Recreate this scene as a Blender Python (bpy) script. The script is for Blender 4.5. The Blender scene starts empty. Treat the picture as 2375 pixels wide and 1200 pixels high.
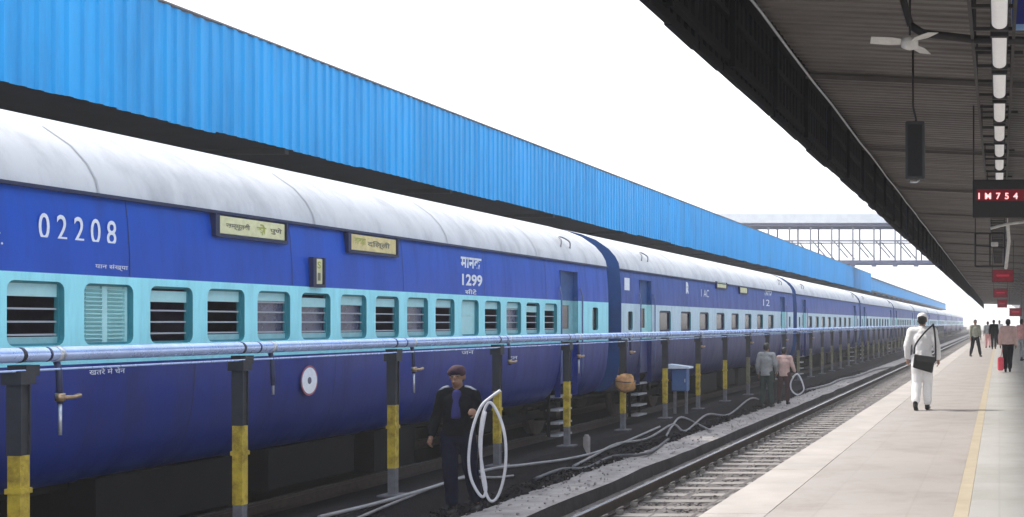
import bpy, math, random
import numpy as np
from mathutils import Vector, Matrix, noise as mnoise

R = math.radians
random.seed(7)
S = bpy.context.scene
COL = S.collection

# ------------------------------------------------------------------ camera
HAZE = 0.0011         # density of the air
EYE = 2.35            # eye height above the near rail (platform 0.8 + 1.55)
FPX = 2850.0          # focal length in photo pixels (photo 2375 wide)
VPX, VPY = 2318.0, 750.0
cam = bpy.data.cameras.new('camera')
cam.sensor_width = 36.0
cam.lens = FPX / 2375.0 * 36.0
cam.shift_x = -(VPX - 1187.5) / 2375.0
cam.shift_y = (VPY - 600.0) / 2375.0
cam.clip_start = 0.1
cam.clip_end = 6000
cam_o = bpy.data.objects.new('camera', cam)
cam_o.location = (0, 0, EYE)
cam_o.rotation_euler = (R(90), 0, 0)
COL.objects.link(cam_o)
S.camera = cam_o

# ------------------------------------------------------------------ sky, sun, exposure
SUN_EL, SUN_AZ = R(52), R(-90)      # azimuth from +Y towards +X: the sun stands to the left
w = bpy.data.worlds.new('World'); S.world = w; w.use_nodes = True
nt = w.node_tree; nt.nodes.clear()
sky = nt.nodes.new('ShaderNodeTexSky'); sky.sky_type = 'NISHITA'; sky.sun_disc = False
sky.sun_elevation = SUN_EL; sky.sun_rotation = SUN_AZ
sky.air_density = 1.0; sky.dust_density = 6.0; sky.ozone_density = 1.0
hz = nt.nodes.new('ShaderNodeMix'); hz.data_type = 'RGBA'
hz.inputs[0].default_value = 0.82                       # thin white overcast over the blue
hz.inputs[7].default_value = (7.6, 7.75, 8.1, 1)
nt.links.new(sky.outputs[0], hz.inputs[6])
bg = nt.nodes.new('ShaderNodeBackground'); bg.inputs[1].default_value = 0.13
wo = nt.nodes.new('ShaderNodeOutputWorld')
nt.links.new(hz.outputs[2], bg.inputs[0]); nt.links.new(bg.outputs[0], wo.inputs[0])

sl = bpy.data.lights.new('sun', 'SUN'); sl.energy = 2.6; sl.angle = R(7); sl.color = (1.0, 0.95, 0.88)
so = bpy.data.objects.new('sun', sl); COL.objects.link(so)
sd = Vector((math.cos(SUN_EL) * math.sin(SUN_AZ), math.cos(SUN_EL) * math.cos(SUN_AZ), math.sin(SUN_EL)))
so.rotation_euler = sd.to_track_quat('Z', 'Y').to_euler()
so.location = (-30, 20, 40)

S.view_settings.view_transform = 'Standard'
S.view_settings.look = 'None'
S.view_settings.exposure = 0.95
S.view_settings.gamma = 1.0
S.view_settings.use_curve_mapping = False
S.cycles.use_denoising = True
S.cycles.max_bounces = 8
S.cycles.diffuse_bounces = 4
S.cycles.glossy_bounces = 3
S.cycles.transmission_bounces = 4
S.cycles.transparent_max_bounces = 8
S.cycles.volume_bounces = 1
S.cycles.sample_clamp_indirect = 6.0

# ------------------------------------------------------------------ helpers
def px(x, y, Y):
    """photo pixel -> world point at depth Y"""
    return Vector((-(VPX - x) / FPX * Y, Y, EYE - (y - VPY) / FPX * Y))

def rgb(h):
    h = h.lstrip('#'); c = [int(h[i:i + 2], 16) / 255 for i in (0, 2, 4)]
    return tuple(x / 12.92 if x <= .04045 else ((x + .055) / 1.055) ** 2.4 for x in c)

MATS = {}
def mat(name, col, rough=.6, metal=0.0, var=.12, scale=3.0, bump=0.0, bscale=40.0, dirt=None, dirt_amt=.0,
        dirt_scale=1.2, emit=0.0, objvar=0.0, spec=.5, stretch=(1, 1, 1), coat=0.0):
    if name in MATS: return MATS[name]
    m = bpy.data.materials.new(name); m.use_nodes = True
    n = m.node_tree.nodes; L = m.node_tree.links
    p = n['Principled BSDF']
    if isinstance(col, str): col = rgb(col)
    p.inputs['Roughness'].default_value = rough
    p.inputs['Metallic'].default_value = metal
    p.inputs['Specular IOR Level'].default_value = spec
    if coat:
        p.inputs['Coat Weight'].default_value = coat; p.inputs['Coat Roughness'].default_value = .12
    tc = n.new('ShaderNodeTexCoord'); mp = n.new('ShaderNodeMapping')
    mp.inputs['Scale'].default_value = stretch
    geo = n.new('ShaderNodeNewGeometry')
    L.new(geo.outputs['Position'], mp.inputs['Vector'])
    nz = n.new('ShaderNodeTexNoise'); nz.inputs['Scale'].default_value = scale; nz.inputs['Detail'].default_value = 6
    nz.inputs['Roughness'].default_value = .62
    L.new(mp.outputs[0], nz.inputs['Vector'])
    ramp = n.new('ShaderNodeMapRange'); ramp.inputs[1].default_value = .3; ramp.inputs[2].default_value = .7
    ramp.inputs[3].default_value = 1 - var; ramp.inputs[4].default_value = 1 + var
    L.new(nz.outputs[0], ramp.inputs[0])
    mul = n.new('ShaderNodeMix'); mul.data_type = 'RGBA'; mul.blend_type = 'MULTIPLY'; mul.inputs[0].default_value = 1
    mul.inputs[6].default_value = (*col, 1)
    val = ramp.outputs[0]
    if objvar:
        oi = n.new('ShaderNodeObjectInfo'); r2 = n.new('ShaderNodeMapRange')
        r2.inputs[3].default_value = 1 - objvar; r2.inputs[4].default_value = 1 + objvar
        L.new(oi.outputs['Random'], r2.inputs[0])
        mm = n.new('ShaderNodeMath'); mm.operation = 'MULTIPLY'
        L.new(val, mm.inputs[0]); L.new(r2.outputs[0], mm.inputs[1]); val = mm.outputs[0]
    L.new(val, mul.inputs[7])
    out = mul.outputs[2]
    if dirt is not None:
        if isinstance(dirt, str): dirt = rgb(dirt)
        nd = n.new('ShaderNodeTexNoise'); nd.inputs['Scale'].default_value = dirt_scale; nd.inputs['Detail'].default_value = 8
        nd.inputs['Roughness'].default_value = .7
        L.new(mp.outputs[0], nd.inputs['Vector'])
        rd = n.new('ShaderNodeMapRange'); rd.inputs[1].default_value = .45; rd.inputs[2].default_value = .75
        rd.inputs[3].default_value = 0; rd.inputs[4].default_value = dirt_amt
        L.new(nd.outputs[0], rd.inputs[0])
        mx = n.new('ShaderNodeMix'); mx.data_type = 'RGBA'
        L.new(rd.outputs[0], mx.inputs[0]); L.new(out, mx.inputs[6]); mx.inputs[7].default_value = (*dirt, 1)
        out = mx.outputs[2]
        ra = n.new('ShaderNodeMapRange'); ra.inputs[3].default_value = rough; ra.inputs[4].default_value = min(1, rough + .35)
        L.new(rd.outputs[0], ra.inputs[0]); L.new(ra.outputs[0], p.inputs['Roughness'])
    L.new(out, p.inputs['Base Color'])
    if bump:
        nb = n.new('ShaderNodeTexNoise'); nb.inputs['Scale'].default_value = bscale; nb.inputs['Detail'].default_value = 5
        L.new(mp.outputs[0], nb.inputs['Vector'])
        b = n.new('ShaderNodeBump'); b.inputs['Strength'].default_value = bump; b.inputs['Distance'].default_value = .02
        L.new(nb.outputs[0], b.inputs['Height']); L.new(b.outputs[0], p.inputs['Normal'])
    if emit:
        L.new(out, p.inputs['Emission Color']); p.inputs['Emission Strength'].default_value = emit
    MATS[name] = m
    return m

class MB:
    """collects verts / faces into one mesh"""
    def __init__(s): s.v = []; s.f = []; s.m = []; s.sm = []
    def add(s, vs, fs, mi=0, smooth=False):
        o = len(s.v); s.v += [tuple(v) for v in vs]
        for f in fs: s.f.append(tuple(i + o for i in f)); s.m.append(mi); s.sm.append(smooth)
        return s
    def box(s, a, b, mi=0, M=None):
        (x0, y0, z0), (x1, y1, z1) = a, b
        vs = [Vector(p) for p in ((x0, y0, z0), (x1, y0, z0), (x1, y1, z0), (x0, y1, z0), (x0, y0, z1), (x1, y0, z1), (x1, y1, z1), (x0, y1, z1))]
        if M is not None: vs = [M @ v for v in vs]
        return s.add(vs, [(3, 2, 1, 0), (4, 5, 6, 7), (0, 1, 5, 4), (1, 2, 6, 5), (2, 3, 7, 6), (3, 0, 4, 7)], mi)
    def bbox(s, a, b, e=.01, mi=0):
        """box with chamfered edges"""
        (x0, y0, z0), (x1, y1, z1) = a, b
        c = ((x0 + x1) / 2, (y0 + y1) / 2, (z0 + z1) / 2); h = ((x1 - x0) / 2, (y1 - y0) / 2, (z1 - z0) / 2)
        e = min(e, .45 * min(h)); vs = []; idx = {}
        for sx in (-1, 1):
            for sy in (-1, 1):
                for sz in (-1, 1):
                    for ax in range(3):
                        sg = (sx, sy, sz)
                        p = [c[k] + sg[k] * (h[k] - (0 if k == ax else e)) for k in range(3)]
                        idx[(sx, sy, sz, ax)] = len(vs); vs.append(p)
        fs = []
        for ax in range(3):
            u, v_ = (ax + 1) % 3, (ax + 2) % 3
            for sg in (-1, 1):
                q = []
                for (a_, b_) in ((-1, -1), (1, -1), (1, 1), (-1, 1)):
                    t = [0, 0, 0]; t[ax] = sg; t[u] = a_; t[v_] = b_
                    q.append(idx[(*t, ax)])
                fs.append(tuple(q if sg > 0 else q[::-1]))
        for ax in range(3):
            u, v_ = (ax + 1) % 3, (ax + 2) % 3
            for a_ in (-1, 1):
                for b_ in (-1, 1):
                    t0 = [0, 0, 0]; t0[ax] = -1; t0[u] = a_; t0[v_] = b_
                    t1 = list(t0); t1[ax] = 1
                    q = [idx[(*t0, u)], idx[(*t1, u)], idx[(*t1, v_)], idx[(*t0, v_)]]
                    fs.append(tuple(q if a_ * b_ < 0 else q[::-1]))
        for sx in (-1, 1):
            for sy in (-1, 1):
                for sz in (-1, 1):
                    q = [idx[(sx, sy, sz, k)] for k in range(3)]
                    fs.append(tuple(q if sx * sy * sz > 0 else q[::-1]))
        return s.add(vs, fs, mi)
    def tube(s, pts, r, n=8, mi=0, cap=True, smooth=True):
        pts = [Vector(p) for p in pts]
        rs = r if isinstance(r, (list, tuple)) else [r] * len(pts)
        up = Vector((0, 0, 1)); vs = []; fs = []
        t = (pts[1] - pts[0]).normalized()
        a = t.orthogonal().normalized() if abs(t.z) > .9 else t.cross(up).normalized()
        for i, p in enumerate(pts):
            t = (pts[min(i + 1, len(pts) - 1)] - pts[max(i - 1, 0)]).normalized()
            a = (a - t * a.dot(t)).normalized(); b = t.cross(a)
            for k in range(n):
                g = 2 * math.pi * k / n
                vs.append(p + (a * math.cos(g) + b * math.sin(g)) * rs[i])
        for i in range(len(pts) - 1):
            for k in range(n):
                k2 = (k + 1) % n
                fs.append((i * n + k, i * n + k2, (i + 1) * n + k2, (i + 1) * n + k))
        s.add(vs, fs, mi, smooth)
        if cap:
            o = len(s.v) - len(vs)
            s.f.append(tuple(o + k for k in range(n))[::-1]); s.m.append(mi); s.sm.append(False)
            e = o + (len(pts) - 1) * n
            s.f.append(tuple(e + k for k in range(n))); s.m.append(mi); s.sm.append(False)
        return s
    def loft(s, prof, y0, y1, mi=0, smooth=False, seg=1, flip=False):
        """profile [(x,z)...] swept along y"""
        n = len(prof); vs = []; fs = []
        for j in range(seg + 1):
            y = y0 + (y1 - y0) * j / seg
            vs += [(x, y, z) for x, z in prof]
        for j in range(seg):
            for i in range(n - 1):
                q = (j * n + i, (j + 1) * n + i, (j + 1) * n + i + 1, j * n + i + 1)
                fs.append(q[::-1] if flip else q)
        return s.add(vs, fs, mi, smooth)
    def prism(s, poly, y0, y1, mi=0):
        """closed polygon [(x,z)] extruded along y"""
        n = len(poly)
        vs = [(x, y0, z) for x, z in poly] + [(x, y1, z) for x, z in poly]
        fs = [tuple(range(n)), tuple(range(2 * n - 1, n - 1, -1))]
        fs += [(i, i + n, (i + 1) % n + n, (i + 1) % n) for i in range(n)]
        return s.add(vs, fs, mi)
    def mesh(s, name, mats):
        me = bpy.data.meshes.new(name)
        me.from_pydata(s.v, [], s.f)
        for m in (mats if isinstance(mats, (list, tuple)) else [mats]): me.materials.append(m)
        if s.f:
            me.polygons.foreach_set('material_index', s.m)
            me.polygons.foreach_set('use_smooth', s.sm)
        me.update()
        return me
    def build(s, name, mats, parent=None, loc=None, rotz=None):
        return place(s.mesh(name, mats), name, parent, loc, rotz)

def place(me, name, parent=None, loc=None, rotz=None, rot=None):
    o = bpy.data.objects.new(name, me); COL.objects.link(o)
    if parent is not None: o.parent = parent
    if loc is not None: o.location = loc
    if rotz is not None: o.rotation_euler = (0, 0, rotz)
    if rot is not None: o.rotation_euler = rot
    return o

def tag(o, label=None, cat=None, group=None, kind=None):
    if label: o['label'] = label
    if cat: o['category'] = cat
    if group: o['group'] = group
    if kind: o['kind'] = kind
    return o

def thing(name, label, cat, loc=(0, 0, 0), rotz=0, group=None):
    o = bpy.data.objects.new(name, None); COL.objects.link(o)
    o.empty_display_size = .2; o.location = loc; o.rotation_euler = (0, 0, rotz)
    return tag(o, label, cat, group)

def copy_tree(o, parent=None):
    c = o.copy(); COL.objects.link(c); c.parent = parent
    for ch in list(o.children): copy_tree(ch, c)
    return c

def curve(pts, n=8):
    """Catmull-Rom through points"""
    P = [Vector(p) for p in pts]; P = [P[0] * 2 - P[1]] + P + [P[-1] * 2 - P[-2]]; out = []
    for i in range(1, len(P) - 2):
        a, b, c, d = P[i - 1:i + 3]
        for k in range(n):
            t = k / n
            out.append(.5 * ((2 * b) + (c - a) * t + (2 * a - 5 * b + 4 * c - d) * t * t + (3 * b - a - 3 * c + d) * t ** 3))
    out.append(P[-2]); return out

def text_mesh(txt, height, width=None, extrude=.002, bold=0.0, name='lettering', space=1.0):
    cu = bpy.data.curves.new('t', 'FONT'); cu.body = txt; cu.size = 1; cu.extrude = 0; cu.offset = bold
    cu.resolution_u = 4; cu.space_character = space
    o = bpy.data.objects.new('t', cu); COL.objects.link(o)
    bpy.context.view_layer.update()
    me = bpy.data.meshes.new_from_object(o.evaluated_get(bpy.context.evaluated_depsgraph_get()))
    bpy.data.objects.remove(o); bpy.data.curves.remove(cu)
    if not len(me.vertices): return me
    co = np.empty(len(me.vertices) * 3); me.vertices.foreach_get('co', co); co = co.reshape(-1, 3)
    lo, hi = co.min(0), co.max(0)
    sy = height / max(1e-6, hi[1] - lo[1]); sx = sy if width is None else width / max(1e-6, hi[0] - lo[0])
    co[:, 0] = (co[:, 0] - lo[0]) * sx; co[:, 1] = (co[:, 1] - lo[1]) * sy
    me.vertices.foreach_set('co', co.ravel()); me.update(); me.name = name
    return me

SIDE_ROT = Matrix(((0, 0, 1), (1, 0, 0), (0, 1, 0))).to_euler()     # text x -> +Y, y -> +Z, normal -> +X
FRONT_ROT = (R(90), 0, 0)                                            # text facing the camera (-Y)

# ------------------------------------------------------------------ materials
M = dict(
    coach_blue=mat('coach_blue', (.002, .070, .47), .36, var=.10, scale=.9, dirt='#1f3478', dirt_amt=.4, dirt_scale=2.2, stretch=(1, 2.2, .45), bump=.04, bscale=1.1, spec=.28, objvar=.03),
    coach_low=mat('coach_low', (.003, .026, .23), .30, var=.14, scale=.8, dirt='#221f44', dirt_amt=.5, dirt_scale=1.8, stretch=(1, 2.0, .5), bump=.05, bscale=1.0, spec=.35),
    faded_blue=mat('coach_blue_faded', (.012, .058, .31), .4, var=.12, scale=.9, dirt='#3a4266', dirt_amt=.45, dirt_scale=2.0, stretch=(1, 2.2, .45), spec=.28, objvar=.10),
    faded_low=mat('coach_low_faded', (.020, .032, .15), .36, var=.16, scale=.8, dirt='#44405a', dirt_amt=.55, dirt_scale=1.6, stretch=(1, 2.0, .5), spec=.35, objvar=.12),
    coach_cyan=mat('coach_cyan', (.33, .86, .97), .38, var=.05, scale=2, dirt='#5f9cac', dirt_amt=.3, dirt_scale=2.6, stretch=(1, 3, .5)),
    coach_pale=mat('coach_pale', (.52, .70, .80), .38, var=.05, scale=2, dirt='#6f8798', dirt_amt=.4, dirt_scale=2.6, stretch=(1, 3, .5)),
    roof_white=mat('roof_white', (.52, .53, .55), .45, var=.07, scale=1.0, dirt='#7c7e86', dirt_amt=.55, dirt_scale=1.3, stretch=(1, 1.6, .7)),
    gutter=mat('gutter_navy', (.006, .012, .06), .5),
    end_blue=mat('end_blue', (.008, .07, .25), .5, var=.15, scale=2, dirt='#0a2038', dirt_amt=.5),
    reveal_shade=mat('window_reveal_shade', (.035, .24, .30), .5),  # band cyan darkened: shade of the window recess put into the colour
    bar=mat('window_bar', (.36, .39, .44), .5),
    shutter=mat('shutter_mint', (.42, .74, .76), .45, var=.08, scale=6),
    sill=mat('sill_teal', (.20, .45, .50), .3, var=.15, scale=8),
    glass=mat('tinted_glass', (.014, .010, .014), .12, var=.2, spec=.3),
    berth=mat('berth_rexine', (.11, .08, .16), .6, var=.3, scale=4, objvar=.3),
    pane_blue=mat('pane_dusty', (.075, .075, .13), .25, var=.35, scale=5, dirt='#6a6a86', dirt_amt=.5, dirt_scale=6),
    seam=mat('roof_seam', (.40, .41, .43), .6),
    inside=mat('coach_inside', (.06, .06, .075), .8),
    under=mat('underframe_black', (.005, .005, .006), .85, spec=.2, var=.3, dirt='#1a1715', dirt_amt=.5),
    steel=mat('worn_steel', (.28, .28, .29), .35, metal=.9, var=.2, scale=10),
    step=mat('step_edge', (.42, .42, .44), .6, var=.2, scale=12),
    white_paint=mat('white_lettering', (.78, .82, .9), .55, var=.08, scale=20),
    board_yellow=mat('board_cream', (.74, .72, .42), .5, var=.12, scale=10, dirt='#8a8a5a', dirt_amt=.3, dirt_scale=8),
    board_amber=mat('board_amber', (.72, .60, .28), .5, var=.2, scale=8, dirt='#b89a70', dirt_amt=.5, dirt_scale=6),
    board_ink=mat('board_ink', (.20, .19, .13), .6),
    board_green=mat('board_olive', (.40, .42, .08), .6),
    board_orange=mat('board_ochre', (.55, .42, .12), .6),
    pipe_white=mat('pipe_paint', (.46, .58, .88), .26, metal=.5, var=.12, scale=5, dirt='#7a86a8', dirt_amt=.2, dirt_scale=4),
    flange=mat('pipe_flange', (.03, .04, .10), .5, var=.3, scale=9),
    post_dark=mat('post_dark', (.022, .026, .036), .6, var=.3, scale=10, dirt='#3c3a38', dirt_amt=.4, dirt_scale=9),
    post_yellow=mat('post_yellow', (.50, .37, .035), .6, var=.2, scale=9, dirt='#4a3418', dirt_amt=.95, dirt_scale=7),
    post_worn=mat('post_worn_yellow', (.19, .18, .11), .7, var=.3, scale=9, dirt='#3c3a38', dirt_amt=.8, dirt_scale=6),
    post_grey=mat('post_grey', (.13, .13, .15), .75, var=.3, scale=10),
    brass=mat('tap_brass', (.42, .30, .20), .35, metal=.8, var=.2, scale=20),
    zinc=mat('tap_zinc', (.62, .64, .68), .35, metal=.6, var=.2, scale=20),
    panel_blue=mat('sheet_blue', (.002, .305, .69), .42, spec=.25, var=.05, scale=1.4, objvar=.06, dirt='#2a6298', dirt_amt=.5, dirt_scale=1.6, stretch=(1, 2.2, .22)),
    flash=mat('sheet_flashing', (.13, .12, .12), .6, dirt='#5a4632', dirt_amt=.6, dirt_scale=4),
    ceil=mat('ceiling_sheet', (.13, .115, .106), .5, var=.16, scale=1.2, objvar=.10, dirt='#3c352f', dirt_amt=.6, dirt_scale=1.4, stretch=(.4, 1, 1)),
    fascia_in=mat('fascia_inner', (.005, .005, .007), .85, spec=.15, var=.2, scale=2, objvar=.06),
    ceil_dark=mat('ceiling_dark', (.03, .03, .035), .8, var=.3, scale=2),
    beam=mat('beam_dark', (.03, .026, .026), .6, var=.25, scale=6),
    beam_grey=mat('beam_grey', (.22, .22, .24), .6, var=.2, scale=5),
    fan=mat('fan_white', (.72, .70, .66), .45, var=.1, scale=8, dirt='#8a8378', dirt_amt=.3, dirt_scale=7),
    black=mat('matte_black', (.012, .012, .013), .6, var=.2, scale=10),
    speaker=mat('speaker_grey', (.035, .037, .04), .6, var=.15, scale=8),
    grille=mat('speaker_grille', (.015, .016, .018), .7, bump=.6, bscale=300),
    led=mat('led_red', (.6, .02, .05), .5, emit=.16, var=.02),
    led_hot=mat('led_glyph', (1.0, .34, .34), .5, emit=1.1, var=.02),
    led_far=mat('led_board_red', (.24, .008, .022), .5, emit=.10, var=.3, scale=6),
    tube=mat('tube_diffuser', (.86, .83, .81), .5, emit=.13, var=.05),
    sign_blue=mat('sign_blue', (.008, .02, .22), .4, var=.08),
    sign_edge=mat('sign_border', (.25, .42, .72), .5),
    bridge=mat('bridge_steel', (.20, .21, .25), .6, var=.2, scale=3),
    bridge_dark=mat('bridge_chord', (.11, .12, .19), .6, var=.2, scale=3),
    bridge_roof=mat('bridge_roof', (.62, .66, .70), .5, var=.08, scale=2),
    bridge_panel=mat('bridge_parapet', (.62, .62, .64), .6, var=.1, scale=2),
    platform=mat('platform_stone', (.365, .338, .322), .62, var=.10, scale=.7, bump=.10, bscale=60, dirt='#71685f', dirt_amt=.5, dirt_scale=1.4),
    platform2=mat('platform_stone_inner', (.43, .425, .41), .55, var=.10, scale=.7, bump=.10, bscale=60, dirt='#8a8a80', dirt_amt=.45, dirt_scale=.9),
    coping=mat('coping_stone', (.385, .358, .34), .65, var=.16, scale=1.6, objvar=.03, bump=.2, bscale=50, dirt='#b8b0a6', dirt_amt=.4, dirt_scale=2.5),
    yellow_line=mat('yellow_line', (.43, .37, .27), .6, var=.12, scale=3, dirt='#b0a698', dirt_amt=.85, dirt_scale=4),
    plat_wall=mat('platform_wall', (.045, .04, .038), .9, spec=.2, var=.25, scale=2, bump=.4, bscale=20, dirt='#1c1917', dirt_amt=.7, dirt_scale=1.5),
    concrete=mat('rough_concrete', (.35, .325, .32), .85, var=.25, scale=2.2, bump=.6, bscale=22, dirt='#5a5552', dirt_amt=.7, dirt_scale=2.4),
    kerb_wall_shade=mat('kerb_wall_shade', (.05, .043, .046), .9, var=.3, scale=2, bump=.5, bscale=18, dirt='#191618', dirt_amt=.8, dirt_scale=1.8),  # kerb concrete with the shade of its unlit side painted into the colour
    ballast=mat('ballast_bed', (.12, .11, .11), .9, var=.35, scale=9, bump=1.0, bscale=30, dirt='#4e443c', dirt_amt=.5, dirt_scale=1.3),
    stone=mat('ballast_stone', (.155, .143, .142), .85, var=.45, scale=14, dirt='#4a4038', dirt_amt=.5, dirt_scale=3),
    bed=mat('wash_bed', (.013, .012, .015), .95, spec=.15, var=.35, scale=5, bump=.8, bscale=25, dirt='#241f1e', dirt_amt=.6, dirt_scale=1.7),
    sleeper=mat('sleeper_concrete', (.26, .245, .235), .85, var=.2, scale=6, objvar=.16, bump=.3, bscale=40, dirt='#54483c', dirt_amt=.55, dirt_scale=3),
    rail_side=mat('rail_rust', (.055, .038, .032), .8, var=.3, scale=12),
    rail_top=mat('rail_head', (.70, .69, .70), .25, metal=.85, var=.08, scale=8),
    clip=mat('rail_clip', (.25, .235, .22), .7, var=.3, scale=30),
    hose=mat('hose_white', (.60, .61, .66), .4, var=.08, scale=9, dirt='#8f8f96', dirt_amt=.35, dirt_scale=8),
    hose_pale=mat('hose_pale', (.29, .29, .31), .5, var=.15, scale=8, dirt='#5a5656', dirt_amt=.7, dirt_scale=4),
    hose_grey=mat('hose_grey', (.24, .235, .25), .5, var=.2, scale=8, dirt='#4a4646', dirt_amt=.6, dirt_scale=5),
    hose_dark=mat('hose_dark', (.07, .07, .08), .5, var=.2, scale=8),
    ground=mat('ground_earth', (.17, .155, .14), .95, var=.25, scale=.4, bump=.4, bscale=6),
    skin=mat('skin', (.20, .105, .068), .5, var=.08, scale=18),
    skin2=mat('skin_light', (.30, .17, .115), .5, var=.08, scale=18),
    hair=mat('hair', (.008, .007, .007), .5, var=.3, scale=50),
    eye=mat('eye', (.01, .008, .008), .3),
)

def add_joints(m, sx, sy, dark=.90, width=.012):
    """faint paving joints (flat print) mixed into a material's colour"""
    n = m.node_tree.nodes; L = m.node_tree.links; p_ = n['Principled BSDF']
    src = p_.inputs['Base Color'].links[0].from_socket
    geo = n.new('ShaderNodeNewGeometry'); bt = n.new('ShaderNodeTexBrick')
    bt.inputs['Color1'].default_value = (1, 1, 1, 1); bt.inputs['Color2'].default_value = (.955, .95, .95, 1); bt.inputs['Mortar'].default_value = (dark, dark, dark, 1)
    bt.inputs['Scale'].default_value = 1; bt.inputs['Mortar Size'].default_value = width; bt.inputs['Brick Width'].default_value = sx; bt.inputs['Row Height'].default_value = sy
    bt.inputs['Mortar Smooth'].default_value = .6; bt.offset = 0
    L.new(geo.outputs['Position'], bt.inputs['Vector'])
    mx = n.new('ShaderNodeMix'); mx.data_type = 'RGBA'; mx.blend_type = 'MULTIPLY'; mx.inputs[0].default_value = 1
    L.new(src, mx.inputs[6]); L.new(bt.outputs[0], mx.inputs[7]); L.new(mx.outputs[2], p_.inputs['Base Color'])
add_joints(M['platform'], .75, .75); add_joints(M['platform2'], .6, .6)

# ================================================================== SETTING
PZ = 0.8                                   # platform surface
g = MB(); g.box((-1500, -40, -1.2), (1500, 2900, -.55)); tag(g.build('ground', M['ground']), kind='structure')

# near platform: slab body, inner paving, yellow line, coping stones
p = MB(); p.box((-2.30, -30, -.54), (14, 420, PZ - .02), 0)
plat = tag(p.build('platform', [M['plat_wall']]), kind='structure')
p = MB(); p.box((-1.88, -30, PZ - .06), (-.372, 420, PZ)); p.build('paving_outer', M['platform'], plat)
p = MB(); p.box((-.248, -30, PZ - .06), (14, 420, PZ)); p.build('paving_inner', M['platform2'], plat)
p = MB(); p.box((-.37, -30, PZ - .06), (-.25, 420, PZ + .003)); p.build('yellow_line', M['yellow_line'], plat)
p = MB(); p.box((-2.2, -30, PZ - .08), (-1.5, 420, PZ - .006)); p.build('mortar_bed', M['platform'], plat)
c = MB(); c.bbox((-2.41, .003, PZ - .16), (-1.882, 1.497, PZ + .002), .004); cm = c.mesh('coping_stone', M['coping'])
for i in range(110):
    o = place(cm, 'coping_stone', plat, (random.uniform(-.003, .0), 1 + i * 1.5, random.uniform(-.002, .003)))
c = MB(); c.box((-2.40, 166.0, PZ - .16), (-1.885, 420, PZ)); c.build('coping_far', M['coping'], plat)

# near track: ballast bed with sleepers and rails
tb = MB(); n = 24
prof = [(-5.80 + (5.80 - 2.31) * i / n, -.215 + .02 * math.sin(i * 1.7)) for i in range(n + 1)]
tb.loft(prof, -10, 420, seg=1, flip=True)
bed = tag(tb.build('track_bed', M['ballast']), kind='structure')
TC = -4.29
s = MB()
s.prism([(TC - 1.37, -.36), (TC + 1.37, -.36), (TC + 1.34, -.18), (TC + .5, -.2), (TC - .5, -.2), (TC - 1.34, -.18)], -.125, .125)
sm_ = s.mesh('sleeper', M['sleeper'])
for i in range(290):
    place(sm_, 'sleeper', bed, (random.uniform(-.02, .02), 4 + i * .65, random.uniform(-.006, .006)), random.uniform(-.006, .006))
def rail(name, cx, ztop, parent, y0=-10, y1=420):
    m = MB(); hw = .036
    pr = [(-.075, -.172), (.075, -.172), (.075, -.160), (.012, -.140), (.010, -.045), (hw, -.035), (hw, -.006), (.026, -.0005)]
    pl = [(-x, z) for x, z in pr[::-1]]
    poly = pr + pl[:-1]
    m.prism([(cx + x, ztop + z) for x, z in poly], y0, y1, 0)
    m.box((cx - .030, y0, ztop - .004), (cx + .030, y1, ztop + .0015), 1)
    return m.build(name, [M['rail_side'], M['rail_top']], parent)
for sx in (-1, 1): rail('rail', TC + sx * .873, 0, bed)
# rail clips near the camera (too small to pick apart one by one)
cl = MB()
for i in range(120):
    y = 4 + i * .65
    for sx in (-1, 1):
        for q in (-1, 1):
            cx = TC + sx * .873 + q * .11
            cl.box((cx - .045, y - .035, -.185), (cx + .045, y + .035, -.135))
            cl.tube([(cx - .03 * q, y - .05, -.125), (cx + .02 * q, y - .05, -.10), (cx + .03 * q, y + .05, -.10), (cx - .03 * q, y + .05, -.12)], .010, 5)
tag(cl.build('rail_clip', M['clip'], bed), kind='stuff')

# kerb strip beside the track
ks = MB(); rnd = random.Random(3)
NY = 160; ys = [-6 + i * (130 / NY) for i in range(NY + 1)] + [420]
cols = 7; vs = []; fs = []
for j, y in enumerate(ys):
    for i in range(cols):
        t = i / (cols - 1); x = -5.80 - .78 * t
        e = .035 if i in (0, cols - 1) else .012
        nn = mnoise.noise(Vector((x * 3, y * 1.3, 2)))
        vs.append((x + (e * nn if i in (0, cols - 1) else 0), y, .0 + .03 * mnoise.noise(Vector((x * 2, y * .9, 9))) + (-.02 if i in (0, cols - 1) else 0)))
for j in range(len(ys) - 1):
    for i in range(cols - 1):
        fs.append((j * cols + i, j * cols + i + 1, (j + 1) * cols + i + 1, (j + 1) * cols + i))
ks.add(vs, fs, 0)
nv = len(vs)
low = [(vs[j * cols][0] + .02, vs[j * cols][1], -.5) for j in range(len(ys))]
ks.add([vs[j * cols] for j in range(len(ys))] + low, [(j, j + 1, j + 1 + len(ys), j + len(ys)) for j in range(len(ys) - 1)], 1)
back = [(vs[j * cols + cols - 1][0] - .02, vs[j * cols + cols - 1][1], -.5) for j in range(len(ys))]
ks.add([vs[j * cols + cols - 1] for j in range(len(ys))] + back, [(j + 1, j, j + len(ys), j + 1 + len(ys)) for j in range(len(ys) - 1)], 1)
tag(ks.build('kerb_path', [M['concrete'], M['kerb_wall_shade']]), kind='structure')

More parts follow.
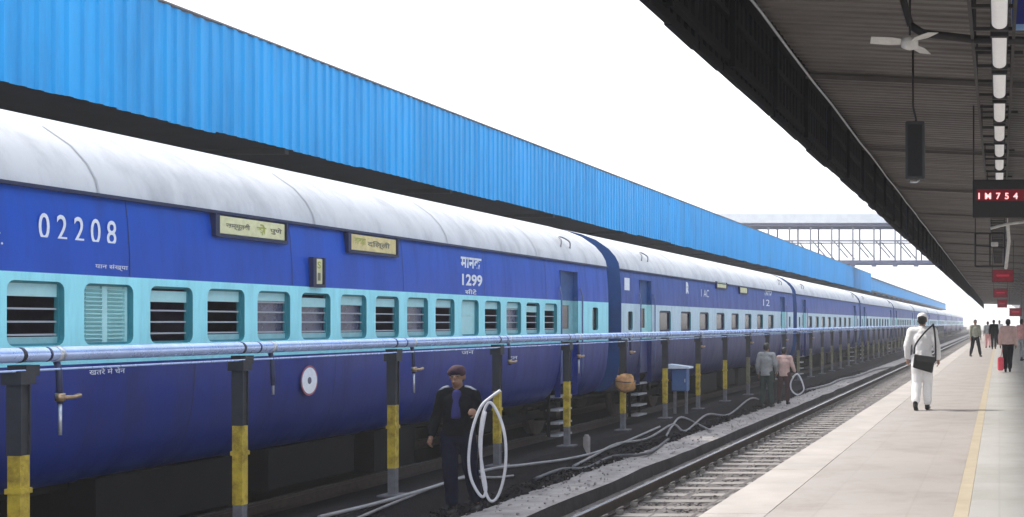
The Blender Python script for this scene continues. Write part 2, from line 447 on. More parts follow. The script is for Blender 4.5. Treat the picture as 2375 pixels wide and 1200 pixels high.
# washing bed under the train, with the plinth that carries the pipe posts
wb = MB()
prof = [(-11.25, .08), (-10.4, .12), (-9.5, .10), (-8.4, .13), (-7.55, .10), (-7.45, .28), (-7.42, .30), (-7.04, .30), (-7.02, .28), (-6.90, .05), (-6.75, .0), (-6.57, -.06), (-6.5, -.4)]
wb.loft(prof, -10, 420, seg=120)
v2 = []
for (x, y, z) in wb.v:
    k = .03 if z < .2 else .006
    v2.append((x, y, z + k * mnoise.noise(Vector((x * 2.2, y * .8, 4)))))
wb.v = v2
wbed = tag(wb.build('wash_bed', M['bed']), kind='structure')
for sx in (-1, 1): rail('rail', -9.49 + sx * .873, .28, wbed)

# far platform behind the train
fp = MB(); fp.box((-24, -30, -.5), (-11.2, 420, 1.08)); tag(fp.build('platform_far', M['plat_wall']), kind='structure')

# stones: near ballast, debris in the wash bed and on the kerb
def stones(name, n, xr, yr, zf, sr, m, seed, parent=None, ypow=1.0):
    rg = np.random.default_rng(seed)
    t = (1 + 5 ** .5) / 2
    ico = np.array([(-1, t, 0), (1, t, 0), (-1, -t, 0), (1, -t, 0), (0, -1, t), (0, 1, t), (0, -1, -t), (0, 1, -t), (t, 0, -1), (t, 0, 1), (-t, 0, -1), (-t, 0, 1)]) / 1.9
    fc = np.array([(0, 11, 5), (0, 5, 1), (0, 1, 7), (0, 7, 10), (0, 10, 11), (1, 5, 9), (5, 11, 4), (11, 10, 2), (10, 7, 6), (7, 1, 8), (3, 9, 4), (3, 4, 2), (3, 2, 6), (3, 6, 8), (3, 8, 9), (4, 9, 5), (2, 4, 11), (6, 2, 10), (8, 6, 7), (9, 8, 1)])
    V = np.repeat(ico[None], n, 0) * rg.uniform(.62, 1.3, (n, 12, 1))
    V *= rg.uniform(.6, 1.2, (n, 1, 3)); a = rg.uniform(0, 6.28, n)
    ca, sa = np.cos(a), np.sin(a); X = V[:, :, 0] * ca[:, None] - V[:, :, 1] * sa[:, None]; Y = V[:, :, 0] * sa[:, None] + V[:, :, 1] * ca[:, None]
    sz = rg.uniform(*sr, n)[:, None]
    px_ = rg.uniform(*xr, n); py = yr[0] + (yr[1] - yr[0]) * rg.uniform(0, 1, n) ** ypow
    pz = np.array([zf(x_, y_) for x_, y_ in zip(px_, py)])
    W = np.stack([X * sz + px_[:, None], Y * sz + py[:, None], V[:, :, 2] * sz * .8 + pz[:, None]], 2).reshape(-1, 3)
    F = (fc[None] + (np.arange(n) * 12)[:, None, None]).reshape(-1, 3)
    me = bpy.data.meshes.new(name); me.from_pydata(W.tolist(), [], F.tolist()); me.materials.append(m); me.update()
    return tag(place(me, name, parent), kind='stuff')
def bz(x, y):
    d = ((y - 4) / .65) % 1.0; mid = 1 - abs(d - .5) * 2          # 1 between two sleepers
    return -.235 + .03 * min(1, mid * 1.6) * 1.0
tag(stones('ballast_stones', 15000, (-5.78, -2.36), (7.5, 75), bz, (.018, .036), M['stone'], 1, ypow=1.7), label='loose grey ballast stones between the sleepers of the near track', cat='ballast')
tag(stones('bed_debris', 2600, (-7.0, -6.5), (9, 60), lambda x, y: .0 + max(0, (-6.6 - x)) * .16, (.015, .05), M['bed'], 2, ypow=1.4), label='dark muddy debris along the washing bed beside the kerb', cat='debris')
tag(stones('kerb_debris', 900, (-6.55, -5.84), (9, 60), lambda x, y: .012, (.008, .028), M['concrete'], 3, ypow=1.4), label='crumbled concrete bits scattered along the kerb path', cat='debris')

# ================================================================== CANOPIES
def corr(H, W=1.0, per=.25, depth=.035, zlow=0.0):
    """profile points (y, x) of a trapezoid sheet W wide"""
    pts = []; k = round(W / per)
    for i in range(k):
        b = i * per
        pts += [(b, 0), (b + per * .46, 0), (b + per * .58, depth), (b + per * .88, depth)]
    pts.append((W, 0)); return pts
def sheet_mesh(name, H, mats, W=1.0, per=.25, depth=.027, tilt=0.0, t=.006):
    m = MB(); P = corr(H, W, per, depth); n = len(P)
    vs = []
    for off in (0, -t):
        for z in (0, H):
            vs += [(x + off, y, z) for y, x in P]
    fs = []
    for i in range(n - 1):
        fs.append((i, i + 1, n + i + 1, n + i))
    m.add(vs, fs, 0)
    m2 = [(2 * n + i + 1, 2 * n + i, 3 * n + i, 3 * n + i + 1) for i in range(n - 1)]
    for f in m2: m.f.append(f); m.m.append(len(mats) - 1); m.sm.append(False)
    for i in range(n - 1):
        m.f.append((i + 1, i, 2 * n + i, 2 * n + i + 1)); m.m.append(len(mats) - 1); m.sm.append(False)
        m.f.append((n + i, n + i + 1, 3 * n + i + 1, 3 * n + i)); m.m.append(0); m.sm.append(False)
    return m.mesh(name, mats)

FX = -11.5; FZ0, FZ1 = 5.15, 6.76
lc = thing('platform_canopy', 'bright blue corrugated platform canopy behind the train', 'canopy', (FX, 0, 1.08))
OFF = Vector((-FX, 0, -1.08))
pm = sheet_mesh('fascia_sheet', FZ1 - FZ0, [M['panel_blue'], M['fascia_in']], W=1.0)
for i in range(96):
    y = 6 + i * 1.0
    place(pm, 'fascia_sheet', lc, Vector((FX + random.uniform(-.008, .008), y, FZ0 + random.uniform(-.02, .02))) + OFF, random.uniform(-.008, .008)).scale = (1, 1.03, 1)
fm = sheet_mesh('fascia_sheet_far', FZ1 - FZ0, [M['panel_blue'], M['fascia_in']], W=8.0)
for i in range(1): place(fm, 'fascia_sheet', lc, Vector((FX, 102, FZ0)) + OFF)
fm2 = sheet_mesh('fascia_sheet_low', FZ1 - FZ0 - .12, [M['panel_blue'], M['fascia_in']], W=160.0, per=.5)
b = MB(); place(fm2, 'fascia_sheet_lower', lc, Vector((FX - .35, 110.6, FZ0 + .0)) + OFF)['kind'] = 'stuff'
b = MB(); b.box((FX - .06, 5, FZ1 - .005), (FX + .045, 110, FZ1 + .02)); b.build('top_flashing', M['flash'], lc, OFF)
b = MB(); b.box((FX - .09, 5, FZ0 + .06), (FX - .012, 110, FZ0 + .14)); b.box((FX - .09, 5, FZ1 - .3), (FX - .012, 110, FZ1 - .22)); b.build('girt', M['beam'], lc, OFF)
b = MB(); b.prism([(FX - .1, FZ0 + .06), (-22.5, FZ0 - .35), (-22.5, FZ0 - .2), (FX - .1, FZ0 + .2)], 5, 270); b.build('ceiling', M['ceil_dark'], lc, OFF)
b = MB(); b.prism([(FX - .1, FZ1 - .25), (-22.5, FZ1 - .7), (-22.5, FZ1 - .65), (FX - .1, FZ1 - .2)], 5, 270); b.build('roof', M['beam_grey'], lc, OFF)
bm_ = MB(); bm_.box((-22, -.06, FZ0 - .05), (FX - .1, .06, FZ0 + .05)); rm_ = bm_.mesh('rafter', M['beam'])
cm_ = MB(); cm_.tube([(-16, 0, 1.08), (-16, 0, FZ0 - .1)], .11, 10); cm_.tube([(-16, 0, FZ0 - 1.1), (-13.2, 0, FZ0)], .05, 6); cc_ = cm_.mesh('column', M['beam'])
for i in range(34):
    place(rm_, 'rafter', lc, OFF + Vector((0, 8 + i * 6, 0)))
    place(cc_, 'column', lc, OFF + Vector((0, 8 + i * 6, 0)))
# back wall of the far platform (station shed, in the dark)
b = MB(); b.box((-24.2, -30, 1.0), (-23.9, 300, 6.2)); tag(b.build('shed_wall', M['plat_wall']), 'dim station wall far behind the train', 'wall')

# near canopy: fascia seen from inside, corrugated ceiling
NX = -2.95; NZ0, NZC = 5.06, 6.06
rc = thing('platform_canopy', 'dark corrugated canopy over the near platform with fans and lights', 'canopy', (3.4, 0, PZ))
OF2 = Vector((-3.4, 0, -PZ))
nm = sheet_mesh('fascia_sheet_near', 1.6, [M['panel_blue'], M['fascia_in']], W=1.0)
for i in range(110):
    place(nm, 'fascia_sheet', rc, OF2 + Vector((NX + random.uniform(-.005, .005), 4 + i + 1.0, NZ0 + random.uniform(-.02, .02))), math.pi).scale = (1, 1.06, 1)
far_n = sheet_mesh('fascia_sheet_nfar', 1.6, [M['panel_blue'], M['fascia_in']], W=120.0, per=.5)
place(far_n, 'fascia_sheet_lower', rc, OF2 + Vector((NX, 234, NZ0)), math.pi)['kind'] = 'stuff'
def ceil_mesh(name, L, per=.25):
    m = MB(); P = corr(0, L, per, .022); n = len(P); vs = []
    XA, XB = NX + .03, 8.0; SL = -.045
    for x in (XA, XB):
        vs += [(x, y, NZC - d + (x - XA) * SL) for y, d in P]
    for x in (XA, XB):
        vs += [(x, y, NZC + .03 - d + (x - XA) * SL) for y, d in P]
    fs = []
    for i in range(n - 1):
        fs.append((i, i + 1, n + i + 1, n + i)); fs.append((2 * n + i + 1, 2 * n + i, 3 * n + i, 3 * n + i + 1))
    return m.add(vs, fs).mesh(name, M['ceil'])
cmx = ceil_mesh('ceiling_sheet', 1.0)
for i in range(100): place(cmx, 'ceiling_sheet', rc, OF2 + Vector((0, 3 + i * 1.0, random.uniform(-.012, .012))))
place(ceil_mesh('ceiling_far', 130, .5), 'ceiling_lower', rc, OF2 + Vector((0, 103, 0)))['kind'] = 'stuff'
bb = MB()
for x in (NX + .02,): 
    bb.box((x, 3, NZC - .08), (x + .14, 233, NZC + .02)); bb.box((x, 3, NZ0 + .10), (x + .07, 233, NZ0 + .17))
    bb.box((x, 3, NZ0 + .55), (x + .06, 233, NZ0 + .61))
bb.build('girt', M['fascia_in'], rc, OF2)
et = MB(); et.box((NX - .040, 0, NZ0 - .025), (NX + .03, .998, NZ0 + .06)); etm = et.mesh('edge_trim', M['fascia_in'])
for i in range(120): place(etm, 'edge_trim', rc, OF2 + Vector((random.uniform(-.012, .012), 3 + i, random.uniform(-.02, .01))), random.uniform(-.006, .006))
cp = MB(); cp.tube([(NX + .22, y, NZC - .16 + .015 * math.sin(y)) for y in range(4, 120, 2)], .018, 6); cp.build('conduit', M['zinc'], rc, OF2)
fv = MB(); fv.box((NX + .08, -.03, NZ0 + .02), (NX + .14, .03, NZC)); fvm = fv.mesh('hanger', M['fascia_in'])
rf = MB(); rf.prism([(NX + .1, NZC - .11), (3.4, NZC - .40), (3.4, NZC - .33), (NX + .1, NZC - .05)], -.04, .04); rfm = rf.mesh('rafter', M['ceil'])
co_ = MB(); co_.tube([(3.4, 0, PZ), (3.4, 0, NZC - .35)], .12, 12); co_.tube([(3.4, 0, 4.4), (1.2, 0, NZC - .25)], .05, 6); com = co_.mesh('column', M['beam_grey'])
for i in range(26):
    y = 10.6 + i * 7.5
    place(rfm, 'rafter', rc, OF2 + Vector((0, y, 0))); place(com, 'column', rc, OF2 + Vector((0, y, 0)))
    for q in (0, 2.5, 5): place(fvm, 'hanger', rc, OF2 + Vector((0, y + q, 0)))

# ================================================================== FOOTBRIDGE
BY = 96.0
fb = thing('footbridge', 'covered steel lattice footbridge crossing over the tracks', 'bridge', (3.0, BY, PZ))
OB = Vector((-3.0, -BY, -PZ))
def zb(y): return EYE - (y - VPY) / FPX * BY
b = MB(); b.box((-30, BY - .05, zb(612)), (9, BY + 2.6, zb(604))); b.build('deck', M['bridge_dark'], fb, OB)
b = MB(); b.box((-30, BY - .08, zb(524.5)), (9, BY + .02, zb(519))); b.build('upper_chord', M['bridge_dark'], fb, OB)
b = MB(); b.prism([(-30, zb(518)), (9, zb(518)), (9, zb(497)), (-30, zb(497))], BY - .35, BY + 3.0); b.build('roof', M['bridge_roof'], fb, OB)
b = MB(); b.box((-30, BY - .03, zb(561)), (9, BY + .01, zb(557))); b.build('handrail', M['bridge'], fb, OB)
b = MB(); b.box((-30, BY + 2.5, zb(561)), (9, BY + 2.54, zb(558))); b.build('handrail', M['bridge'], fb, OB)
b = MB(); b.box((-30, BY + 2.5, zb(527)), (9, BY + 2.56, zb(519))); b.build('upper_chord', M['bridge_dark'], fb, OB)
vm = MB(); vm.box((-.06, -.05, zb(604)), (.06, .05, zb(527))); vmm = vm.mesh('truss_post', M['bridge'])
dz0, dz1 = zb(598), zb(558)
dm = MB(); dm.tube([(0, -.02, dz1), (1.15, -.02, dz0)], .055, 5); dmm = dm.mesh('truss_diagonal', M['bridge'])
br = MB(); br.box((-.18, -.1, zb(619)), (.18, .1, zb(612.5))); brm = br.mesh('bracket', M['bridge_dark'])
for i in range(23):
    x = -29.6 + i * 1.65
    place(vmm, 'truss_post', fb, OB + Vector((x, BY, 0)))
    place(dmm, 'truss_diagonal', fb, OB + Vector((x + .1, BY, 0)))
    place(brm, 'bracket', fb, OB + Vector((x, BY, 0)))
    place(vmm, 'truss_post', fb, OB + Vector((x + .25, BY + 2.52, 0)))
    place(dmm, 'truss_diagonal', fb, OB + Vector((x + .35, BY + 2.52, 0)))
for x in (-14, 3.0):
    b = MB(); b.box((x - .2, BY + .2, .9 if x < 0 else PZ), (x + .2, BY + .6, zb(612.5))); b.build('pier', M['bridge'], fb, OB)

# ================================================================== TRAIN
CX, BASE, CL = -9.49, .28, 21.3
XS = 1.63
ZB0, ZB1 = 2.0, 2.765           # pale window band
def rr(y0, y1, z0, z1, r, k=4):
    """rounded rectangle, counter-clockwise seen from +x (y right, z up)"""
    out = []
    for (cy, cz, a0) in ((y1 - r, z1 - r, 0), (y0 + r, z1 - r, 90), (y0 + r, z0 + r, 180), (y1 - r, z0 + r, 270)):
        out.append([(cy + r * math.cos(R(a0 + 90 * i / k)), cz + r * math.sin(R(a0 + 90 * i / k))) for i in range(k + 1)])
    return out
def cell(mb, ya, yb, za, zb_, hole, r, depth=.042, mi=0, mr=1, x=XS):
    arcs = rr(*hole, r); corners = [(yb, zb_), (ya, zb_), (ya, za), (yb, za)]
    for i in range(4):
        A = arcs[i]; c = corners[i]; vs = [(x, *c)] + [(x, *q) for q in A]
        mb.add(vs, [(0, j + 2, j + 1) if False else (0, j + 1, j + 2) for j in range(len(A) - 1)], mi)
        B = arcs[(i + 1) % 4]; c2 = corners[(i + 1) % 4]
        mb.add([(x, *c), (x, *A[-1]), (x, *B[0]), (x, *c2)], [(0, 1, 2, 3)], mi)
    loop = [q for A in arcs for q in A]; n = len(loop)
    vs = [(x, *q) for q in loop] + [(x - depth, *q) for q in loop]
    mb.add(vs, [(i, i + n, (i + 1) % n + n, (i + 1) % n) for i in range(n)], mr)

LOWP = [(1.20, .93), (1.34, .99), (1.45, 1.10), (1.535, 1.27), (1.59, 1.48), (1.618, 1.70), (1.63, 1.92), (1.63, ZB0)]
UPP = [(1.63, ZB1), (1.626, 3.0), (1.606, 3.3), (1.585, 3.47)]
ROOF = [(1.60, 3.48), (1.575, 3.60), (1.50, 3.74), (1.36, 3.90), (1.10, 4.08), (.80, 4.20), (.4, 4.30), (0, 4.33)]
ROOF = ROOF + [(-x, z) for x, z in ROOF[-2::-1]]
DOORS = [(1.32, 2.22), (18.62, 19.52)]

def coach(kind, y0, label, detail=2):
    """kind 'open' = barred windows, 'ac' = sealed windows"""
    t = thing('train_coach', label, 'train coach', (CX, y0, BASE), group='coaches of the blue train')
    O = Vector((0, 0, -BASE))
    key = (kind, detail > 1)
    cyan = M['coach_cyan'] if kind == 'open' else M['coach_pale']
    if kind == 'open':
        wins = [(6.63 + .822 * i, .60) for i in range(-3, 15)]; hz0, hz1, rad = 2.163, 2.695, .075
    else:
        wins = [(3.35 + 1.91 * i, 1.0) for i in range(8)]; hz0, hz1, rad = 2.15, 2.64, .09
    small = [(.62, .34), (20.5, .34)]
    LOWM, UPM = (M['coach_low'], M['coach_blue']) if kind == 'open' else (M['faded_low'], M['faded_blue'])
    if key not in COACH:
        D = {}
        ivs = [(0, DOORS[0][0]), (DOORS[0][1], DOORS[1][0]), (DOORS[1][1], CL)]
        m = MB()
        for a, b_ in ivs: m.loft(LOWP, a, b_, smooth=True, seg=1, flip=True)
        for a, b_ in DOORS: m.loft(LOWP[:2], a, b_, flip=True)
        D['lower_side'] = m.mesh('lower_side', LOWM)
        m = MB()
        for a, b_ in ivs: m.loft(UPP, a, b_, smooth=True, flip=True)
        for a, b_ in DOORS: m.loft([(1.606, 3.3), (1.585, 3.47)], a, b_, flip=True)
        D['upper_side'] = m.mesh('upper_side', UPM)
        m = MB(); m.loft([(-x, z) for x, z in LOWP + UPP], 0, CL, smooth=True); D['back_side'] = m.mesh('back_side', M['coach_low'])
        allw = sorted([(c, w_, hz0, hz1, rad) for c, w_ in wins] + [(c, w_, hz0 + .05, hz1 - .04, .06) for c, w_ in small])
        for ii, (a, b_) in enumerate(ivs):
            m = MB(); ww = [q for q in allw if a < q[0] < b_]
            cuts = [a] + [(ww[i][0] + ww[i][1] / 2 + ww[i + 1][0] - ww[i + 1][1] / 2) / 2 for i in range(len(ww) - 1)] + [b_]
            for i, (c, w_, h0, h1, r_) in enumerate(ww):
                cell(m, cuts[i], cuts[i + 1], ZB0, ZB1, (c - w_ / 2, c + w_ / 2, h0, h1), r_)
            D['window_band%d' % ii] = m.mesh('window_band', [cyan, M['reveal_shade']])
        m = MB(); m.loft(ROOF, 0, CL, smooth=True, seg=2, flip=True); D['roof'] = m.mesh('roof', M['roof_white'])
        m = MB(); m.box((1.575, 0, 3.455), (1.632, CL, 3.485)); D['rain_gutter'] = m.mesh('rain_gutter', M['gutter'])
        m = MB(); m.loft([(x * 1.004, z + .004) for x, z in ROOF[:5]], 0, .022, smooth=True, flip=True)
        D['roof_seam'] = m.mesh('roof_seam', M['seam'])
        m = MB(); m.loft([(x + .002, z) for x, z in UPP], 0, .010, smooth=True, flip=True); D['panel_seam'] = m.mesh('panel_seam', M['gutter'])
        m = MB(); m.loft([(x + .002, z) for x, z in LOWP], 0, .010, smooth=True, flip=True); D['panel_seam_low'] = m.mesh('panel_seam', M['gutter'])
        m = MB(); full = LOWP + UPP + ROOF[1:-1] + [(-x, z) for x, z in UPP[::-1]] + [(-x, z) for x, z in LOWP[::-1]]
        m.add([(x * .999, 0.004, z) for x, z in full], [tuple(range(len(full)))], 0)
        D['end_wall'] = m.mesh('end_wall', M['end_blue'])
        m = MB()
        for ya, yb in ((-.42, .0), (CL, CL + .42)):
            for k in range(5):
                y = ya + .02 + k * .08; e = .03 * (k % 2)
                m.box((-.62 - e, y, 1.35), (-.54, y + .06, 3.35 + e)); m.box((.54, y, 1.35), (.62 + e, y + .06, 3.35 + e)); m.box((-.54, y, 3.27), (.54, y + .06, 3.35 + e))
            m.box((-.54, ya + .01, 1.25), (.54, yb - .01, 1.33))
            for sx in (-1, 1): m.tube([(sx * .98, ya + .02, 1.25), (sx * .98, ya + .05, 1.25), (sx * .98, ya + .06, 1.25), (sx * .98, yb + .0, 1.25)] if ya < 0 else [(sx * .98, ya, 1.25), (sx * .98, yb - .06, 1.25), (sx * .98, yb - .05, 1.25), (sx * .98, yb - .02, 1.25)], [.2, .2, .1, .1] if ya < 0 else [.1, .1, .2, .2], 10)
        D['gangway'] = m.mesh('gangway', M['under'])
        m = MB(); m.box((-1.15, .1, .86), (1.15, CL - .1, 1.0)); m.box((-1.45, .03, 1.20), (1.45, CL - .03, 1.25))
        for ya, yb, zz in ((7.6, 9.6, .45), (10.2, 12.0, .5), (12.5, 13.6, .42)):
            m.box((.55, ya, zz), (1.4, yb, .95)); m.box((-1.4, ya, zz), (-.55, yb, .95))
        m.tube([(.2, 6.5, .7), (.2, 15, .7)], .12, 8)
        D['underframe'] = m.mesh('underframe', M['under'])
        m = MB()
        m.box((-.95, .01, 1.3), (-.90, CL, 3.2)) if False else None
        k = 0
        y = 3.0
        while y < 18.3:
            m.box((-1.5, y, 1.25), (1.0, y + .07, 3.0)); y += 1.64
        m.box((-1.55, 2.6, 1.25), (-1.5, 18.6, 3.3))
        m.box((-.9, 3.0, 1.7), (1.2, 18.2, 1.8)); m.box((-.9, 3.0, 2.66), (.8, 18.2, 2.70))
        D['berth'] = m.mesh('berth', M['berth'])
        m = MB()
        for a, b_ in DOORS:
            pass
        # door leaf (recessed), origin at opening's near bottom corner
        a, b_ = 0, .9; xd = 1.54
        m.box((xd - .03, a, 1.25), (xd, b_, ZB0), 0); m.box((xd - .03, a, ZB0 + .0), (xd, b_, ZB1), 1); m.box((xd - .03, a, ZB1), (xd, b_, 3.30), 2)
        for z0_, z1_, mi in ((1.02, ZB0, 0), (ZB0, ZB1, 1), (ZB1, 3.3, 2)):
            for yy in (a + .001, b_ - .004): m.add([(xd - .02, yy, z0_), (1.625, yy, z0_), (1.625, yy, z1_), (xd - .02, yy, z1_)], [(0, 1, 2, 3)], mi)
        m.add([(xd - .02, a, 3.299), (1.606, a, 3.299), (1.606, b_, 3.299), (xd - .02, b_, 3.299)], [(0, 1, 2, 3)], 2)
        D['door'] = m.mesh('door', [LOWM, M['shutter'] if kind == 'ac' else M['sill'], M['end_blue']])
        m = MB(); m.box((1.541, .27, 2.25), (1.548, .63, 2.68)); D['door_pane'] = m.mesh('pane', M['glass'])
        m = MB()
        m.tube([(1.66, -.10, 1.35), (1.68, -.10, 1.5), (1.68, -.10, 2.85), (1.645, -.10, 3.0)], .016, 6)
        m.tube([(1.66, 1.0, 1.35), (1.68, 1.0, 1.5), (1.68, 1.0, 2.85), (1.645, 1.0, 3.0)], .016, 6)
        D['handrail'] = m.mesh('handrail', mat('rail_blue_grey', (.10, .15, .30), .4, metal=.3))
        m = MB(); m.box((1.32, .12, 0), (1.56, .78, .035)); D['step'] = m.mesh('step', M['step'])
        m = MB(); m.box((1.34, .08, .30), (1.40, .12, 1.1)); m.box((1.34, .78, .30), (1.40, .82, 1.1)); D['step_hanger'] = m.mesh('step_hanger', M['under'])
        # window parts about their centre (y = 0)
        wd = .6 if kind == 'open' else 1.0
        m = MB(); xf = XS - .042
        if kind == 'open':
            for (ya, yb, za, zb_) in ((-wd / 2 - .02, -wd / 2 + .02, hz0 - .02, hz1 + .02), (wd / 2 - .02, wd / 2 + .02, hz0 - .02, hz1 + .02), (-wd / 2 + .02, wd / 2 - .02, hz1 - .02, hz1 + .02), (-wd / 2 + .02, wd / 2 - .02, hz0 - .02, hz0 + .02)):
                m.box((xf - .03, ya, za), (xf + .004, yb, zb_))
            D['frame'] = m.mesh('window', M['reveal_shade'])
            m = MB(); m.box((-.007, -wd / 2 + .02, -.008), (.007, wd / 2 - .02, .008)); D['bar'] = m.mesh('bar', M['bar'])
            m = MB(); m.box((xf - .028, -wd / 2 + .02, hz1 - .125), (xf - .008, wd / 2 - .02, hz1 - .02)); D['shutter_up'] = m.mesh('shutter', M['shutter'])
            m = MB(); m.box((xf - .045, -wd / 2 + .02, hz0 + .03), (xf - .038, wd / 2 - .02, hz1 - .10)); D['glass_down'] = m.mesh('pane', M['pane_blue'])
            m = MB(); m.box((xf - .026, -wd / 2 + .02, hz0 + .02), (xf - .002, wd / 2 - .02, hz0 + .075)); D['sill'] = m.mesh('sill', M['sill'])
            m = MB(); m.box((xf - .03, -wd / 2 + .02, hz0 + .02), (xf - .02, wd / 2 - .02, hz1 - .02))
            m.box((xf - .02, -wd / 2 + .02, hz0 + .02), (xf, -wd / 2 + .05, hz1 - .02)); m.box((xf - .02, -.03, hz0 + .02), (xf, .03, hz1 - .02)); m.box((xf - .02, wd / 2 - .05, hz0 + .02), (xf, wd / 2 - .02, hz1 - .02))
            D['louvre_frame'] = m.mesh('shutter', M['shutter'])
            m = MB(); Mt = Matrix.Rotation(R(-38), 4, 'Y'); m.box((-.018, -.1, -.003), (.018, .1, .003), M=Mt); D['slat'] = m.mesh('slat', M['shutter'])
            m = MB(); m.bbox((xf - .03, -wd / 2 + .02, hz0 + .02), (xf - .012, wd / 2 - .02, hz1 - .02), .01); m.box((xf - .012, -wd / 2 + .06, hz0 + .3), (xf - .006, wd / 2 - .06, hz0 + .33)); D['plain'] = m.mesh('shutter', M['shutter'])
        else:
            m2 = MB(); cell(m2, -wd / 2 - .005, wd / 2 + .005, hz0 - .005, hz1 + .005, (-wd / 2 + .045, wd / 2 - .045, hz0 + .045, hz1 - .045), .07, .02, 0, 0, x=xf + .012)
            D['frame'] = m2.mesh('window', M['gutter'])
            m = MB(); m.box((xf - .02, -wd / 2, hz0), (xf - .006, wd / 2, hz1)); D['pane'] = m.mesh('pane', M['glass'])
        m = MB(); m.box((xf - .03, -.17, hz0 + .05), (xf - .004, .17, hz1 - .04)); D['small'] = m.mesh('window', M['glass'])
        # bogie
        m = MB()
        for sx in (-1, 1):
            m.prism([(sx * 1.02, .62), (sx * 1.12, .62), (sx * 1.12, .78), (sx * 1.02, .78)], -1.75, 1.75)
            for y in (-1.45, 1.45): m.bbox((sx * 1.07 - .16, y - .2, .56), (sx * 1.07 + .16, y + .2, .88), .04)
            for y in (-1.75, -1.15, 1.15, 1.75, -.3, .3): m.tube([(sx * 1.1, y, .75), (sx * 1.1, y, .98)], .09, 8)
        m.box((-1.1, -.25, .6), (1.1, .25, .86))
        D['bogie'] = m.mesh('bogie', M['under'])
        m = MB()
        for sx in (-1, 1): m.tube([(sx * .87 - .06, 0, .74), (sx * .87 + .06, 0, .74)], .455, 20)
        m.tube([(-.9, 0, .74), (.9, 0, .74)], .08, 8); D['wheel'] = m.mesh('wheelset', M['rail_side'])
        m = MB()
        pts = curve([(1.50, -.22, 3.74), (1.50, -.2, 3.86), (1.42, -.1, 3.93), (1.42, .12, 3.93), (1.50, .24, 3.86), (1.50, .26, 3.74)], 4)
        m.tube(pts, .014, 6); D['grab_rail'] = m.mesh('grab_rail', M['beam_grey'])
        COACH[key] = D
    D = COACH[key]
    for nme in ('lower_side', 'upper_side', 'window_band', 'roof', 'rain_gutter', 'end_wall', 'gangway', 'underframe', 'berth', 'back_side'):
        if nme != 'window_band': place(D[nme], nme, t, O)
    for ii in range(3): place(D['window_band%d' % ii], 'window_band', t, O)
    place(D['end_wall'], 'end_wall', t, O + Vector((0, CL - .008, 0)))
    if detail > 0:
        for k in range(6): place(D['roof_seam'], 'roof_seam', t, O + Vector((0, .4 + 3.4 * k + .15, 0)))
        for k in range(7):
            yy = 2.6 + 2.55 * k
            place(D['panel_seam'], 'panel_seam', t, O + Vector((0, yy, 0))); place(D['panel_seam_low'], 'panel_seam', t, O + Vector((0, yy + .9, 0)))
    for i, (c, w_) in enumerate(wins):
        f = place(D['frame'], 'window', t, O + Vector((0, c, 0)))
        if kind == 'ac':
            if detail > 0: place(D['pane'], 'pane', f)
            continue
        gi = i - 3
        if gi == 1:
            f['label'] = 'window closed with a louvred shutter'
            lf = place(D['louvre_frame'], 'shutter', f)
            for sy in (-.135, .135):
                for k in range(13): place(D['slat'], 'slat', f, (XS - .042 - .005, sy, 2.205 + k * .036))
        elif gi == 10:
            f['label'] = 'window closed with a plain shutter'
            place(D['plain'], 'shutter', f)
        else:
            place(D['shutter_up'], 'shutter', f, (0, 0, (0, .012, -.02, 0, .02, -.035, .0, -.01)[gi % 8]))
            if gi in (4, 5, 6, 8, 12): place(D['glass_down'], 'pane', f, (0, 0, 0))
            if gi != 2: place(D['sill'], 'sill', f)
            for k in range(4): place(D['bar'], 'bar', f, (XS - .060, 0, 2.255 + k * .107))
    for c, w_ in small: place(D['small'], 'window', t, O + Vector((0, c, 0)))
    for (a, b_) in DOORS:
        d = place(D['door'], 'door', t, O + Vector((0, a, 0))); place(D['door_pane'], 'pane', d)
        if detail > 0:
            place(D['handrail'], 'handrail', t, O + Vector((0, a, 0)))
            for z in (.30, .52, .76, 1.0): place(D['step'], 'step', t, O + Vector((0, a, z)))
            place(D['step_hanger'], 'step_hanger', t, O + Vector((0, a, 0)))
    for y in (3.4, CL - 3.4):
        bo = place(D['bogie'], 'bogie', t, O + Vector((0, y, 0)))
        if detail > 0:
            for q in (-1.45, 1.45): place(D['wheel'], 'wheelset', bo, (0, q, 0))
    if detail > 0:
        for y in (19.2, 2.1): place(D['grab_rail'], 'grab_rail', t, O + Vector((0, y, 0)))
    return t
COACH = {}
Y0 = 3.4; PITCH = 22.15
ORD = ['nearest', 'second', 'third', 'fourth', 'fifth', 'sixth', 'seventh', 'eighth', 'ninth', 'tenth', 'eleventh', 'farthest']
coaches = []
for k in range(12):
    lab = {0: 'blue coach nearest the camera, numbered 02208, with barred windows in a cyan band',
           1: 'second blue coach along, with sealed dark windows in a pale band'}.get(
        k, ORD[k] + ' coach of the blue train counted from the camera, fading into haze')
    coaches.append(coach('open' if k == 0 else 'ac', Y0 + PITCH * k, lab, 2 if k < 2 else (1 if k < 4 else 0)))
c0 = coaches[0]; c1 = coaches[1]

